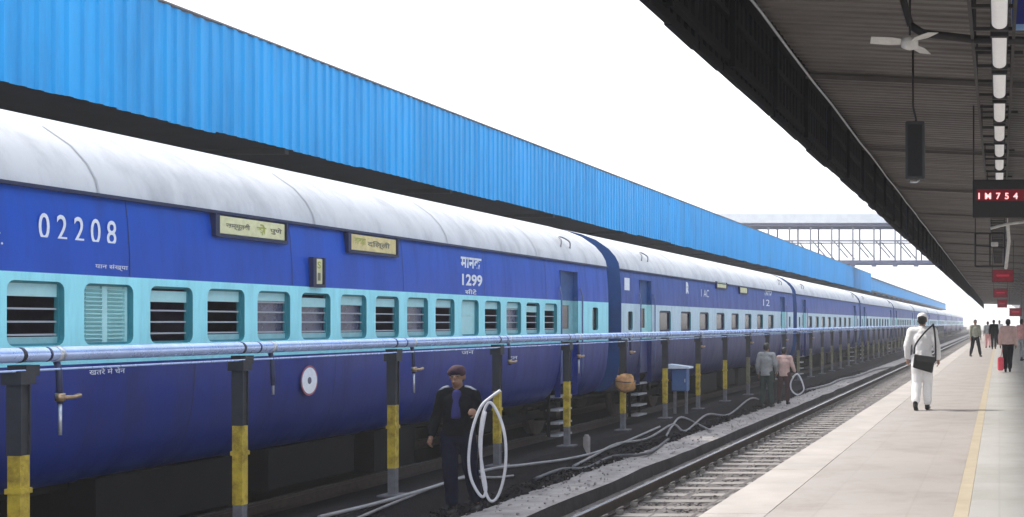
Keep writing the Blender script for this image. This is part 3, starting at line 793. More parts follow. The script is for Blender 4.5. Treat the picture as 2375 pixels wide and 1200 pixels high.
def side_y(pxx): return 22400.0 / (VPX - pxx)       # depth of a photo column on the train's side
def side_text(txt, x0, x1, ytop, ybot, coach_o, m='white_paint', bold=0.0, name='lettering', lift=.004, space=1.0):
    """lettering on the coach side between photo columns x0..x1"""
    ya, yb = side_y(x0), side_y(x1); ym = side_y((x0 + x1) / 2)
    z1 = EYE - (ytop - VPY) / FPX * ym; z0 = EYE - (ybot - VPY) / FPX * ym
    me = text_mesh(txt, z1 - z0, yb - ya, bold=bold, space=space); me.materials.append(M[m])
    zc = (z0 + z1) / 2; xs = 1.63 if zc < 3.0 else 1.63 - (zc - 3.0) * .08
    if zc < 1.9: xs = 1.63
    o = place(me, name, coach_o, (xs + lift, ya - coach_o.location.y, z0 - BASE)); o.rotation_euler = SIDE_ROT
    return o
side_text('02208', 92, 272, 503, 563, c0, bold=.008, space=1.5)
side_text('ग.रे.', -60, 6, 440, 470, c0); side_text('सी.', -40, 7, 525, 566, c0)
side_text('यान संख्या', 220, 296, 613, 628, c0)
side_text('खतरे में चेन', 206, 289, 853, 868, c0)
side_text('मानक', 1071, 1119, 598, 625, c0, bold=.03); side_text('1299', 1071, 1118, 637, 664, c0, bold=.03); side_text('सीटें', 1078, 1105, 671, 683, c0, bold=.02)
side_text('जन', 1070, 1098, 814, 822, c0); side_text('रेल', 1180, 1200, 824, 834, c0)

def side_board(x0, x1, ytop, ybot, coach_o, name, inks, plate='board_yellow'):
    """route board in a dark holder on the coach side"""
    ya, yb = side_y(x0), side_y(x1); ym = (ya + yb) / 2; cy = coach_o.location.y
    z1 = EYE - (ytop - VPY) / FPX * ym; z0 = EYE - (ybot - VPY) / FPX * ym
    e = .035
    zc = (z0 + z1) / 2; xs = 1.63 if zc < 3.0 else 1.63 - (zc - 3.0) * .08
    h = MB()
    h.box((xs - .03, ya - e * 2.2, z0 - e), (xs + .012, yb + e, z1 + e * .4))
    h.box((xs + .012, ya - e * 2.2, z0 - e), (xs + .05, yb + e, z0)); h.box((xs + .012, ya - e * 2.2, z0), (xs + .05, ya - .012, z1 + e * .4)); h.box((xs + .012, yb + .006, z0), (xs + .05, yb + e, z1 + e * .4))
    ho = h.build(name, M['gutter'], coach_o, (0, -cy, -BASE))
    b_ = MB(); b_.bbox((xs + .014, ya, z0 + .004), (xs + .03, yb, z1), .004); b_.build('plate', M[plate], ho)
    for (txt, fa, fb_, ga, gb, mm) in inks:
        me = text_mesh(txt, (z1 - z0) * (gb - ga), (yb - ya) * (fb_ - fa), bold=.03); me.materials.append(M[mm])
        o = place(me, 'lettering', ho, (xs + .032, ya + (yb - ya) * fa, z0 + (z1 - z0) * ga)); o.rotation_euler = SIDE_ROT
    return ho
side_board(507, 660, 511, 551, c0, 'route_board', [('जम्मूतवी', .10, .45, .28, .72, 'board_ink'), ('से', .55, .70, .2, .82, 'board_green'), ('पुणे', .76, .95, .3, .72, 'board_ink')])
side_board(812, 918, 550, 586, c0, 'route_board', [('हावड़ा', .08, .32, .3, .8, 'board_green'), ('दिल्ली', .36, .86, .25, .75, 'board_ink')], 'board_amber')
side_board(726, 742, 601, 660, c0, 'coach_plate', [('S', .25, .75, .62, .9, 'board_green'), ('1', .3, .7, .15, .45, 'board_ink')])
side_board(1663, 1685, 656, 668, c1, 'route_board', []); side_board(1716, 1733, 668, 680, c1, 'route_board', [])
side_text('I', 1449, 1461, 645, 682, c1, bold=.05); side_text('B', 1592, 1598, 655, 692, c1, bold=.05); side_text('1 AC', 1627, 1645, 672, 690, c1)
side_text('आर', 1775, 1792, 675, 690, c1); side_text('12', 1770, 1785, 695, 710, c1)
# round emblem on the lower side
em = MB(); yc = side_y(717); zc = EYE - (883 - VPY) / FPX * yc; rr0 = .172
def disc(mb, r0, r1, x, mi, k=28):
    vs = []
    for i in range(k):
        a = 2 * math.pi * i / k; vs += [(x, r1 * math.cos(a), r1 * math.sin(a)), (x, r0 * math.cos(a), r0 * math.sin(a))]
    mb.add(vs, [(2 * i, 2 * ((i + 1) % k), 2 * ((i + 1) % k) + 1, 2 * i + 1) for i in range(k)], mi)
disc(em, .15, rr0, .004, 1); disc(em, .04, .15, .0055, 0); disc(em, .0, .04, .004, 2)
m_red = mat('emblem_red', (.35, .10, .16), .5); m_grey = mat('emblem_grey', (.10, .10, .16), .5)
em.build('emblem', [M['white_paint'], m_red, m_grey], c0, (1.63, yc - Y0, zc - BASE))

# ================================================================== WATER PIPE RACK
PX, PZC = -7.2, 2.115
pr = thing('water_pipe_rack', 'long pale water pipe on dark posts with yellow bands beside the train', 'pipe', (PX, 9.0, .3))
OP = Vector((-PX, -9.0, -.3))
b = MB(); b.tube([(PX, 2.0, PZC), (PX, 170, PZC)], .056, 14); b.build('pipe', M['pipe_white'], pr, OP)
b = MB(); b.tube([(PX + .03, 2.0, PZC - .115), (PX + .03, 170, PZC - .115)], .010, 6); b.build('cable', M['pipe_white'], pr, OP)
fl = MB(); fl.tube([(0, -.012, 0), (0, .012, 0)], .058, 14); flm = fl.mesh('pipe_joint', M['flange'])
po = MB(); po.box((-.04, -.04, 1.08), (.04, .04, 1.66)); po.box((-.055, -.045, 1.08), (.055, -.036, 1.66)); po.box((-.055, .036, 1.08), (.055, .045, 1.66))
po1 = po.mesh('post', M['post_dark'])
po = MB(); po.box((-.046, -.046, .33), (.046, .046, 1.079)); po.box((-.06, -.055, .80), (.06, .055, .84)); po2 = po.mesh('yellow_band', M['post_yellow']); po2w = po.mesh('worn_band', M['post_worn'])
po = MB(); po.box((-.043, -.043, .02), (.043, .043, .329)); po.box((-.13, -.13, 0), (.13, .13, .022)); po3 = po.mesh('post_base', M['post_grey'])
po = MB(); po.box((-.075, -.07, 1.60), (.075, .07, 1.70)); po.tube([(0, -.018, 1.815), (0, .018, 1.815)], .058, 12); po.box((-.10, .02, 1.66), (.04, .15, 1.74)); po4 = po.mesh('clamp', M['post_dark'])
for i in range(52):
    y = [9.02, 11.65, 14.59, 17.62, 20.46, 23.5][i] if i < 6 else 23.5 + 2.93 * (i - 5) + random.uniform(-.05, .05)
    q = place(po1, 'post', pr, (0, y - 9.0, 0))
    place(po2 if i < 9 else po2w, 'yellow_band' if i < 9 else 'worn_band', q); place(po3, 'post_base', q); place(po4, 'clamp', q)
    if i < 16: place(flm, 'pipe_joint', pr, (0, y + .25 - 9.0, PZC - .3))
tp = MB(); tp.tube([(.0, 0, -.05), (.02, 0, -.12), (.03, 0, -.38)], .022, 8); tp1 = tp.mesh('tap', M['flange'])
tp = MB(); tp.tube([(.03, 0, -.30), (.03, 0, -.36)], .034, 8); tp.tube([(.03, 0, -.335), (.06, .09, -.335), (.06, .16, -.325)], [.022, .016, .02], 8); tp2 = tp.mesh('valve', M['brass'])
tp = MB(); tp.tube([(.03, 0, -.38), (.03, 0, -.62)], .012, 6); tp3 = tp.mesh('spout', M['zinc'])
tp = MB(); tp.tube([(0, -.025, 0), (0, .025, 0)], .062, 12); tp4 = tp.mesh('collar', M['zinc'])
for k, y in enumerate([9.38, 12.13, 15.05, 18.0, 20.95, 23.9, 29.6, 35.5, 41.4, 47.2]):
    q = place(tp1, 'tap', pr, (0, y - 9.0, PZC - .3)); place(tp4, 'collar', q)
    if k != 1: place(tp2, 'valve', q)
    if k in (0, 2, 4): place(tp3, 'spout', q)
    elif k == 1: place(tp3, 'spout', q, (0, 0, .15))

# small things beside the pipe
cb = thing('control_box', 'blue metal control box with white lid on a stand beside the train', 'box', (-7.2, 27.75, .3))
b = MB(); b.bbox((-.17, -.13, .52), (.17, .13, 1.02), .015); bx_ = b.build('cabinet', mat('cabinet_blue', (.05, .12, .30), .5, dirt='#2a3a54', dirt_amt=.5, dirt_scale=6), cb)
b = MB(); b.prism([(-.24, 1.03), (.24, 1.03), (.24, 1.07), (-.24, 1.13)], -.2, .2); b.build('lid', mat('cabinet_lid', (.62, .70, .82), .5), cb)
for x in (-.13, .13):
    b = MB(); b.box((x - .03, -.03, 0), (x + .03, .03, .519)); b.build('leg', M['post_grey'], cb)
b = MB(); b.box((.12, -.138, .72), (.14, -.131, .80)); b.build('handle', M['zinc'], bx_)

sb = thing('marker_stub', 'short grey concrete stub standing beside the hoses', 'post', (-6.97, 20.75, .04))
b = MB(); b.bbox((-.05, -.05, 0), (.05, .05, .40), .015); b.tube([(0, 0, .40), (0, 0, .43)], [.05, .03], 8); b.build('shaft', M['concrete'], sb)

def hose(name, pts, r, m, label, n=8, cat='hose', group=None, k=6):
    b_ = MB(); b_.tube(curve(pts, k), r, n); o = b_.build(name, M[m]); return tag(o, label, cat, group)
def gz(x):      # wash bed / kerb height at x
    X = -x
    if X < 6.57: return .02
    if X < 6.75: return -.06 + (X - 6.57) / .18 * .06
    if X < 6.90: return .0 + (X - 6.75) / .15 * .05
    if X < 7.03: return .05 + (X - 6.90) / .13 * .25
    return .30
def gh(pxx, pyy, lift=.03):
    """photo pixel on the ground between kerb and plinth"""
    r = (VPX - pxx) / (pyy - VPY); lo, hi = 5.6, 9.0
    for _ in range(40):
        X = (lo + hi) / 2
        if X / (EYE - gz(-X) - lift) < r: lo = X
        else: hi = X
    h = EYE - gz(-X) - lift
    return (-X, FPX * h / (pyy - VPY), EYE - h)
hose('water_hose', [gh(740, 1200), gh(880, 1166), gh(1010, 1128), gh(1130, 1090), gh(1220, 1078), gh(1310, 1066), gh(1380, 1050), gh(1450, 1025), gh(1530, 990)], .022, 'hose_pale', 'long pale hose lying on the ground behind the worker with the coil')
hose('water_hose', [gh(800, 1215), gh(930, 1160), gh(1060, 1112), gh(1150, 1108), gh(1190, 1104)], .018, 'hose_grey', 'grey hose end lying beside the feet of the worker with the coil')
hose('water_hose', [gh(1330, 1082), gh(1380, 1056), gh(1430, 1030), gh(1500, 1018), gh(1560, 985), gh(1590, 1000), gh(1640, 962), gh(1690, 962), gh(1740, 925), gh(1770, 930)], .024, 'hose_grey', 'grey hose zigzagging along the wash bed past the blue control box')
hose('water_hose', [gh(1545, 1012), gh(1558, 990), gh(1580, 968, .05), gh(1620, 985), gh(1650, 1000)], .022, 'hose_pale', 'pale looped hose piece lying below the blue control box')
hose('water_hose', [gh(1240, 1112), gh(1300, 1090), gh(1360, 1086), gh(1420, 1060), gh(1500, 1052), gh(1550, 1020)], .03, 'hose_dark', 'dark hose lying along the left side of the kerb')
hose('water_hose', [gh(1870, 905), gh(1920, 893), gh(1950, 880), gh(1990, 872), gh(2030, 858), gh(2080, 850)], .04, 'hose_grey', 'far grey hose beyond the two workers on the kerb')

# orange cloth bundle tied on a pipe post
def sq(v): return math.copysign(abs(v) ** .6, v)
ob = MB(); rg = random.Random(5); k1, k2 = 14, 9; vs = []; fs = []
for j in range(k2):
    th = math.pi * j / (k2 - 1)
    for i in range(k1):
        a = 2 * math.pi * i / k1; d = 1 + .12 * math.sin(3 * a + j) + .1 * rg.uniform(-1, 1)
        vs.append((.17 * d * sq(math.sin(th)) * sq(math.cos(a)), .15 * d * sq(math.sin(th)) * sq(math.sin(a)), .16 * sq(math.cos(th)) * d))
for j in range(k2 - 1):
    for i in range(k1):
        fs.append((j * k1 + i, (j + 1) * k1 + i, (j + 1) * k1 + (i + 1) % k1, j * k1 + (i + 1) % k1))
ob.add(vs, fs, 0, True)
P_ = px(1443, 889, 23.4)
bd = thing('cloth_bundle', 'orange and tan cloth bundle tied to a pipe post', 'bundle', (-7.12, 23.4, P_.z - .14))
ob.build('cloth', mat('bundle_cloth', (.50, .26, .12), .9, var=.5, scale=7, dirt='#8a8040', dirt_amt=.9, dirt_scale=6), bd, (0, 0, .14))
b = MB(); b.tube([(.19 * math.cos(a * .5), .18 * math.sin(a * .5), .17 + .01 * math.sin(a)) for a in range(14)], .01, 5); b.build('cord', M['hose_dark'], bd)

# ================================================================== UNDER THE NEAR CANOPY
def ceil_z(x): return NZC - .045 + (x - NX - .03) * -.045
# suspended light ladder
LZ = 5.25
lf = thing('light_ladder', 'dark steel cable ladder hung under the canopy carrying tube lights', 'ladder frame', (0, 10, LZ + .06))
OL = Vector((0, -10, -LZ - .06))
b = MB(); b.box((-.30, 6, LZ + .07), (-.265, 62, LZ + .12)); b.build('side_rail', M['beam'], lf, OL)
b = MB(); b.box((.13, 6, LZ + .07), (.165, 62, LZ + .12)); b.build('side_rail', M['beam'], lf, OL)
rg_ = MB(); rg_.box((-.265, -.02, LZ + .075), (.13, .02, LZ + .11)); rgm = rg_.mesh('rung', M['beam'])
hg_ = MB(); hg_.tube([(-.285, 0, LZ + .12), (-.285, 0, ceil_z(-.285) + .01)], .012, 6); hg_.tube([(.148, 0, LZ + .12), (.148, 0, ceil_z(.148) + .01)], .012, 6); hg_.box((-.34, -.02, ceil_z(0) - .12), (.30, .02, ceil_z(0) - .08)); hgm = hg_.mesh('hanger_rod', M['beam'])
for i in range(62): place(rgm, 'rung', lf, OL + Vector((0, 6.2 + i * .9, 0)))
for i in range(13): place(hgm, 'hanger_rod', lf, OL + Vector((0, 6.8 + i * 4.4, 0)))
tb_ = MB()
def tube_light():
    m = MB(); k = 10; r0 = .075
    pts = [(r0 * math.cos(math.pi * i / k), -.055 * math.sin(math.pi * i / k)) for i in range(k + 1)]
    m.prism([(x, z + .0) for x, z in pts][::-1], -.74, .74, 0)
    d = m.mesh('diffuser', M['tube'])
    m = MB(); m.box((-.085, -.80, .001), (.085, .80, .06)); m.box((-.09, -.82, -.06), (.09, -.745, .0)); m.box((-.09, .745, -.06), (.09, .82, .0))
    return d, m.mesh('housing', M['black'])
td, th_ = tube_light()
LN = ['first', 'second', 'third', 'fourth', 'fifth', 'sixth', 'seventh', 'eighth', 'ninth', 'tenth', 'eleventh', 'twelfth']
for i in range(12):
    y = 11.15 + i * 1.83
    t = thing('tube_light', 'white tube light on the ceiling ladder, %s counted from the camera' % LN[i], 'light', (.0, y, LZ), group='tube lights along the ladder')
    place(th_, 'housing', t); place(td, 'diffuser', t)

# ceiling fan
def fan(x, y, z, a0, tilt, label, sc=1.0):
    t = thing('ceiling_fan', label, 'fan', (x, y, z))
    b_ = MB(); b_.tube([(0, 0, .03), (0, 0, ceil_z(x) - z + .02)], .012, 8); b_.build('down_rod', M['beam'], t)
    b_ = MB(); b_.tube([(0, 0, -.07), (0, 0, -.05), (0, 0, .03), (0, 0, .06)], [.05, .09, .09, .03], 14); b_.build('motor', M['fan'], t)
    bl = MB(); n_ = 8; vs = []; fs = []
    for i in range(n_ + 1):
        u = i / n_; x_ = .09 + .31 * u * sc; w_ = (.045 + .035 * min(1, u * 3)) * (1 - .2 * u * u)
        vs += [(x_, -w_, -.012), (x_, w_, .014), (x_, w_, .008), (x_, -w_, -.018)]
    for i in range(n_):
        for k in range(4): fs.append((i * 4 + k, i * 4 + (k + 1) % 4, (i + 1) * 4 + (k + 1) % 4, (i + 1) * 4 + k))
    fs += [(3, 2, 1, 0), (n_ * 4, n_ * 4 + 1, n_ * 4 + 2, n_ * 4 + 3)]
    bl.add(vs, fs); blm = bl.mesh('blade', M['fan'])
    for k in range(3):
        o_ = place(blm, 'blade', t); o_.rotation_euler = (0, 0, R(a0 + 120 * k))
    t.rotation_euler = (R(tilt), 0, 0)
    return t
FP = px(2110, 98, 12.6)
fan(FP.x, FP.y, FP.z, -50, -5, 'white three-blade ceiling fan hanging nearest the canopy edge')
# column loudspeaker
P0, P1 = px(2101, 284, 15.5), px(2145, 418, 15.5)
sp = thing('column_speaker', 'long dark grey column loudspeaker hanging on a rod below the fan', 'loudspeaker', ((P0.x + P1.x) / 2, 15.5, P1.z))
hw, hh = (P1.x - P0.x) / 2, P0.z - P1.z
b = MB(); b.bbox((-hw, -.09, 0), (hw, .09, hh), .012); b.build('cabinet', M['speaker'], sp)
b = MB(); b.box((-hw + .03, -.096, .04), (hw - .03, -.0905, hh - .04)); b.build('grille', M['grille'], sp)
b = MB(); b.tube([(0, 0, hh), (.01, 0, hh + .03), (-.03, 0, hh + .2), (-.03, 0, ceil_z(-1.06) - P1.z)], .014, 6); b.build('rod', M['beam'], sp)
b = MB(); b.tube([(-.05, 0, 0), (-.06, -.02, -.03), (.02, -.02, -.03), (.05, 0, 0)], .012, 6); b.build('bracket', M['zinc'], sp)

# dark brace beam near the top edge
bb = thing('brace_beam', 'thick dark brace beam below the ceiling beside the near fan', 'beam', (-.5, 12.2, 5.4))
b = MB()
for (p0, p1, r_) in ((px(2140, 78, 12.9), px(2258, 92, 12.9), .045), (px(2083, -40, 12.9), px(2112, 60, 12.9), .04), (px(2112, 60, 12.9), px(2140, 78, 12.9), .045), (px(2258, 92, 12.9), px(2420, 96, 12.9), .045), (px(2258, 92, 12.9), px(2258, -20, 12.9), .03)):
    b.tube([p0, p1], r_, 6)
b.build('beam', M['beam'], bb, Vector((.5, -12.2, -5.4)))

# LED train indicator boards
def led_board(x0, x1, ytop, ybot, Y, label, far=False, txt=None):
    a, c_ = px(x0, ytop, Y), px(x1, ybot, Y)
    t = thing('led_board', label, 'display', ((a.x + c_.x) / 2, Y, c_.z))
    hw_, h_ = (c_.x - a.x) / 2, a.z - c_.z
    b_ = MB(); b_.bbox((-hw_, 0, 0), (hw_, .14, h_), .012); b_.build('housing', M['black'], t)
    b_ = MB(); e = .02
    b_.box((-hw_ + e, -.012, e), (hw_ - e, -.002, h_ - e)); b_.build('screen', M['led_far'] if far else M['black'], t)
    for sx in (-1, 1):
        b_ = MB(); xx = sx * hw_ * .98; b_.tube([(xx, .07, h_), (xx, .07, ceil_z(t.location.x + xx) - c_.z)], .012, 6); b_.build('hanger_rod', M['beam'], t)
    if txt:
        me = text_mesh(txt, h_ * .17, hw_ * .95, bold=.02, space=1.2); me.materials.append(M['led_hot'])
        o_ = place(me, 'lettering', t, (-hw_ * .86, -.018, h_ * .48)); o_.rotation_euler = FRONT_ROT
        b_ = MB(); b_.box((-hw_ * .90, -.016, h_ * .44), (hw_ * .6, -.0125, h_ * .74)); b_.build('lit_row', mat('led_row', (.10, .0, .006), .6, emit=.35), t)
    elif far:
        b_ = MB(); b_.box((-hw_ * .6, -.018, h_ * .45), (hw_ * .6, -.0125, h_ * .62)); b_.build('lit_row', M['led'], t)
    return t
led_board(2256, 2448, 417, 505, 20, 'large black LED board with red characters hanging over the platform', txt='I M 7 5 4')
led_board(2301, 2351, 626, 655, 52, 'red glowing LED board hanging behind the large black one', far=True)
led_board(2304, 2337, 670, 690, 83, 'small red LED board hanging third along the platform', far=True)
led_board(2313, 2336, 695, 714, 118, 'farthest small red LED board below the others over the platform', far=True)
led_board(2341, 2370, 715, 734, 120, 'small red LED board farthest right near the passengers', far=True)
# blue platform sign in the top right corner
a, c_ = px(2345, -60, 12.5), px(2470, 68, 12.5)
sg = thing('platform_sign', 'dark blue hanging platform sign with pale border in top right corner', 'sign', ((a.x + c_.x) / 2, 12.5, c_.z))
hw, hh = (c_.x - a.x) / 2, min(a.z - c_.z, ceil_z(.4) - c_.z - .05)
b = MB(); b.bbox((-hw, 0, 0), (hw, .06, hh), .006); b.build('panel', M['sign_edge'], sg)
b = MB(); b.box((-hw + .012, -.005, .05), (hw - .012, -.001, hh - .05)); b.build('face', M['sign_blue'], sg)
for sx in (-.8, .8):
    b = MB(); b.tube([(sx * hw, .03, hh), (sx * hw, .03, ceil_z(.4) - c_.z)], .01, 6); b.build('hanger_rod', M['beam'], sg)
# white pipe frame with lamp beyond the LED board
wp = thing('lamp_frame', 'white T-shaped lamp frame hanging behind the large LED board', 'lamp frame', (0, 30, 4.2))
b = MB(); b.tube([px(2297, 530, 30), px(2337, 520, 30), px(2385, 514, 30)], .035, 8); b.tube([px(2337, 520, 30), px(2340, 560, 31), px(2333, 622, 32)], .045, 8); b.tube([px(2337, 520, 30), px(2337, 430, 30)], .012, 6)
b.build('pipe', M['fan'], wp, Vector((0, -30, -4.2)))
gf = thing('cable_frame', 'dark square cable frame hanging left of the white lamp frame', 'frame', (-.3, 34, 4.0))
b = MB()
q = [px(2262, 542, 34), px(2330, 542, 34), px(2330, 618, 34), px(2262, 618, 34)]
for i in range(4): b.tube([q[i], q[(i + 1) % 4]], .025, 6)
b.tube([px(2296, 542, 34), px(2296, 618, 34)], .02, 6); b.tube([px(2262, 570, 34), px(2330, 575, 34)], .02, 6)
b.tube([q[0], px(2262, 440, 34)], .015, 6); b.tube([q[1], px(2330, 440, 34)], .015, 6)
b.build('frame', M['beam'], gf, Vector((.3, -34, -4.0)))
b = MB(); b.bbox((-.10, -.08, -.06), (.10, .08, .06), .02); b.build('lamp', M['fan'], gf, px(2307, 567, 33.9) - Vector((-.3, 34, 4.0)))

# ================================================================== PEOPLE
def ring_cap(mb, p0, p1, a0, a1, n=12, k=4, c0=1.0, c1=1.0):
    """tapered capsule with elliptical rings; a = (rx, ry) in a frame whose x stays close to world x"""
    p0, p1 = Vector(p0), Vector(p1); t = p1 - p0; L_ = t.length; t.normalize()
    ref = Vector((1, 0, 0)) if abs(t.x) < .9 else Vector((0, 0, 1))
    u = (ref - t * ref.dot(t)).normalized(); v = t.cross(u)
    a0 = a0 if isinstance(a0, tuple) else (a0, a0); a1 = a1 if isinstance(a1, tuple) else (a1, a1)
    rows = []
    for i in range(k, 0, -1):
        g_ = i / k * math.pi / 2; rows.append((p0 - t * min(a0) * c0 * math.sin(g_), a0[0] * math.cos(g_), a0[1] * math.cos(g_)))
    rows.append((p0, *a0)); rows.append((p1, *a1))
    for i in range(1, k + 1):
        g_ = i / k * math.pi / 2; rows.append((p1 + t * min(a1) * c1 * math.sin(g_), a1[0] * math.cos(g_), a1[1] * math.cos(g_)))
    vs = []; fs = []
    for c_, rx, ry in rows:
        for j in range(n):
            g_ = 2 * math.pi * j / n; vs.append(c_ + u * max(rx, 1e-4) * math.cos(g_) + v * max(ry, 1e-4) * math.sin(g_))
    for i in range(len(rows) - 1):
        for j in range(n): fs.append((i * n + j, i * n + (j + 1) % n, (i + 1) * n + (j + 1) % n, (i + 1) * n + j))
    fs.append(tuple(range(n))[::-1]); fs.append(tuple((len(rows) - 1) * n + j for j in range(n)))
    mb.add(vs, fs, 0, True)
def ell(mb, c, r, n=14, k=10, rot=None):
    vs = []; fs = []; c = Vector(c)
    for i in range(k + 1):
        th = math.pi * i / k
        for j in range(n):
            g_ = 2 * math.pi * j / n; q_ = Vector((r[0] * max(math.sin(th), 1e-3) * math.cos(g_), r[1] * max(math.sin(th), 1e-3) * math.sin(g_), -r[2] * math.cos(th)))
            if rot is not None: q_ = rot @ q_
            vs.append(c + q_)
    for i in range(k):
        for j in range(n): fs.append((i * n + j, i * n + (j + 1) % n, (i + 1) * n + (j + 1) % n, (i + 1) * n + j))
    fs.append(tuple(range(n))[::-1]); fs.append(tuple(k * n + j for j in range(n)))
    mb.add(vs, fs, 0, True)
def skinned(mb, name, m, parent, vox=.012, smooth=3, wrinkle=0.0):
    o = mb.build(name, m, parent)
    r_ = o.modifiers.new('remesh', 'REMESH'); r_.mode = 'VOXEL'; r_.voxel_size = vox; r_.use_smooth_shade = True
    s_ = o.modifiers.new('smooth', 'SMOOTH'); s_.factor = .5; s_.iterations = smooth
    if wrinkle:
        tx = bpy.data.textures.get('folds') or bpy.data.textures.new('folds', 'CLOUDS'); tx.noise_scale = .11
        d_ = o.modifiers.new('folds', 'DISPLACE'); d_.texture = tx; d_.strength = wrinkle; d_.mid_level = .5
    return o
BASEJ = dict(pel=(0, 0, .95), wai=(0, 0, 1.08), che=(0, 0, 1.30), nec=(0, .015, 1.47), hed=(0, -.01, 1.625),
             shl=(.185, .01, 1.43), ell=(.245, .04, 1.14), wrl=(.255, -.04, .90), shr=(-.185, .01, 1.43), elr=(-.245, .04, 1.14), wrr=(-.255, -.04, .90),
             hil=(.095, 0, .93), knl=(.105, -.02, .50), anl=(.11, .03, .09), hir=(-.095, 0, .93), knr=(-.105, -.02, .50), anr=(-.11, .03, .09))
def person(label, loc, rotz, J=None, scale=1.0, skin='skin', top=None, bottom=None, hat=None, hair=True, shoes=None, long_top=0.0, group=None,
           vox=.012, fingers=True, top_fat=.02, leg_fat=.022, extra=None):
    j = {k_: Vector(v_) for k_, v_ in BASEJ.items()}
    for k_, v_ in (J or {}).items():
        if not k_.startswith('grip'): j[k_] = Vector(v_)
    t = thing('person', label, 'person', loc, rotz, group); t.scale = (scale,) * 3
    b_ = MB()
    ring_cap(b_, j['pel'] + Vector((0, 0, -.03)), j['wai'], (.155, .105), (.135, .095)); ring_cap(b_, j['wai'], j['che'], (.135, .095), (.165, .11))
    ring_cap(b_, j['che'], j['nec'] + Vector((0, 0, -.06)), (.16, .11), (.10, .075)); ring_cap(b_, j['shl'], j['shr'], .058, .058)
    ring_cap(b_, j['nec'] + Vector((0, 0, -.05)), j['hed'] + Vector((0, .01, -.05)), .06, .055)
    hd = j['hed']
    ell(b_, hd + Vector((0, .01, .025)), (.076, .095, .10)); ell(b_, hd + Vector((0, -.02, -.055)), (.055, .066, .065))
    ell(b_, hd + Vector((0, -.098, -.012)), (.015, .022, .026)); ell(b_, hd + Vector((0, -.085, -.058)), (.026, .014, .010))
    for sx in (-1, 1): ell(b_, hd + Vector((sx * .079, .012, -.005)), (.014, .02, .032))
    for s_ in 'lr':
        sh, e_, w_ = j['sh' + s_], j['el' + s_], j['wr' + s_]
        ring_cap(b_, sh, e_, .05, .04); ring_cap(b_, e_, w_, .04, .027)
        ring_cap(b_, j['hi' + s_], j['kn' + s_], .082, .056); ring_cap(b_, j['kn' + s_], j['an' + s_], .056, .036)
        a_ = j['an' + s_]; ft = Vector((0, -1, 0)) if not (J or {}).get('toe' + s_) else (Vector(J['toe' + s_]) - a_)
        ft.normalize(); ring_cap(b_, a_ + Vector((0, .02, -.045)), a_ + ft * .15 + Vector((0, 0, -.05)), .032, .028)
        # hand: palm, four fingers, thumb
        d_ = (w_ - e_).normalized(); sd_ = 1 if s_ == 'l' else -1
        pn = Vector((sd_, 0, 0)); pn = (pn - d_ * pn.dot(d_)).normalized(); wd_ = d_.cross(pn).normalized()
        if wd_.y > 0: wd_ = -wd_
        grip = (J or {}).get('grip' + s_, .35)
        ring_cap(b_, w_ + d_ * .02, w_ + d_ * .075, .024, .030)
        for q in range(4):
            off = wd_ * (.031 - .021 * q); ln = (.066, .074, .069, .054)[q]
            base = w_ + d_ * .085 + off; mid = base + (d_ * math.cos(grip) - pn * math.sin(grip)) * ln * .5
            tip = mid + (d_ * math.cos(grip * 2.2) - pn * math.sin(grip * 2.2)) * ln * .5
            ring_cap(b_, base, mid, .0095, .009, 8, 2); ring_cap(b_, mid, tip, .009, .008, 8, 2)
        tb0 = w_ + d_ * .035 + wd_ * .026; tb1 = tb0 + (d_ * .6 + wd_ * .7 - pn * .3).normalized() * .045
        ring_cap(b_, tb0, tb1, .012, .010, 8, 2); ring_cap(b_, tb1, tb1 + (d_ * .9 + wd_ * .2 - pn * .4).normalized() * .03, .010, .009, 8, 2)
    skinned(b_, 'body', M[skin], t, vox if not fingers else min(vox, .008), 2)
    for sx in (-1, 1):
        b_ = MB(); ell(b_, hd + Vector((sx * .03, -.083, .008)), (.012, .008, .007), 8, 6); b_.build('eye', M['eye'], t)
    if hair:
        b_ = MB(); ell(b_, hd + Vector((0, .022, .045)), (.085, .098, .088)); ell(b_, hd + Vector((0, .05, -.01)), (.078, .06, .075)); skinned(b_, 'hair', M['hair'], t, .012, 2)
        if hair == 'beard':
            b_ = MB(); ell(b_, hd + Vector((0, -.05, -.075)), (.058, .05, .05)); skinned(b_, 'beard', M['hair'], t, .012, 2)
    if hat == 'turban':
        b_ = MB(); ell(b_, hd + Vector((0, .005, .085)), (.108, .118, .062)); ell(b_, hd + Vector((.01, .0, .125)), (.085, .095, .05)); ell(b_, hd + Vector((-.01, -.02, .07)), (.10, .105, .045), rot=Matrix.Rotation(.3, 3, 'Y'))
        skinned(b_, 'turban', M['hat_' + label.split()[0]] if ('hat_' + label.split()[0]) in M else M['cloth_white'], t, .010, 2, .02)
    elif hat:
        b_ = MB(); ell(b_, hd + Vector((0, .008, .072)), (.092, .105, .070)); ring_cap(b_, hd + Vector((-.06, -.03, .05)), hd + Vector((.06, -.03, .05)), .045, .045)
        skinned(b_, 'cap', M[hat], t, .010, 2)
    if top:
        f = top_fat; b_ = MB()
        ring_cap(b_, j['pel'] + Vector((0, 0, -.02 - long_top)), j['wai'], (.165 + f + long_top * .12, .118 + f + long_top * .1), (.148 + f, .108 + f), c0=.12); ring_cap(b_, j['wai'], j['che'], (.148 + f, .108 + f), (.172 + f, .118 + f))
        ring_cap(b_, j['che'], j['nec'] + Vector((0, 0, -.075)), (.172 + f, .118 + f), (.10 + f, .075 + f)); ring_cap(b_, j['shl'], j['shr'], .05 + f, .05 + f)
        for q_ in 'lr': ring_cap(b_, j['nec'] + Vector((0, 0, -.03)), j['sh' + q_], .05 + f, .054 + f)
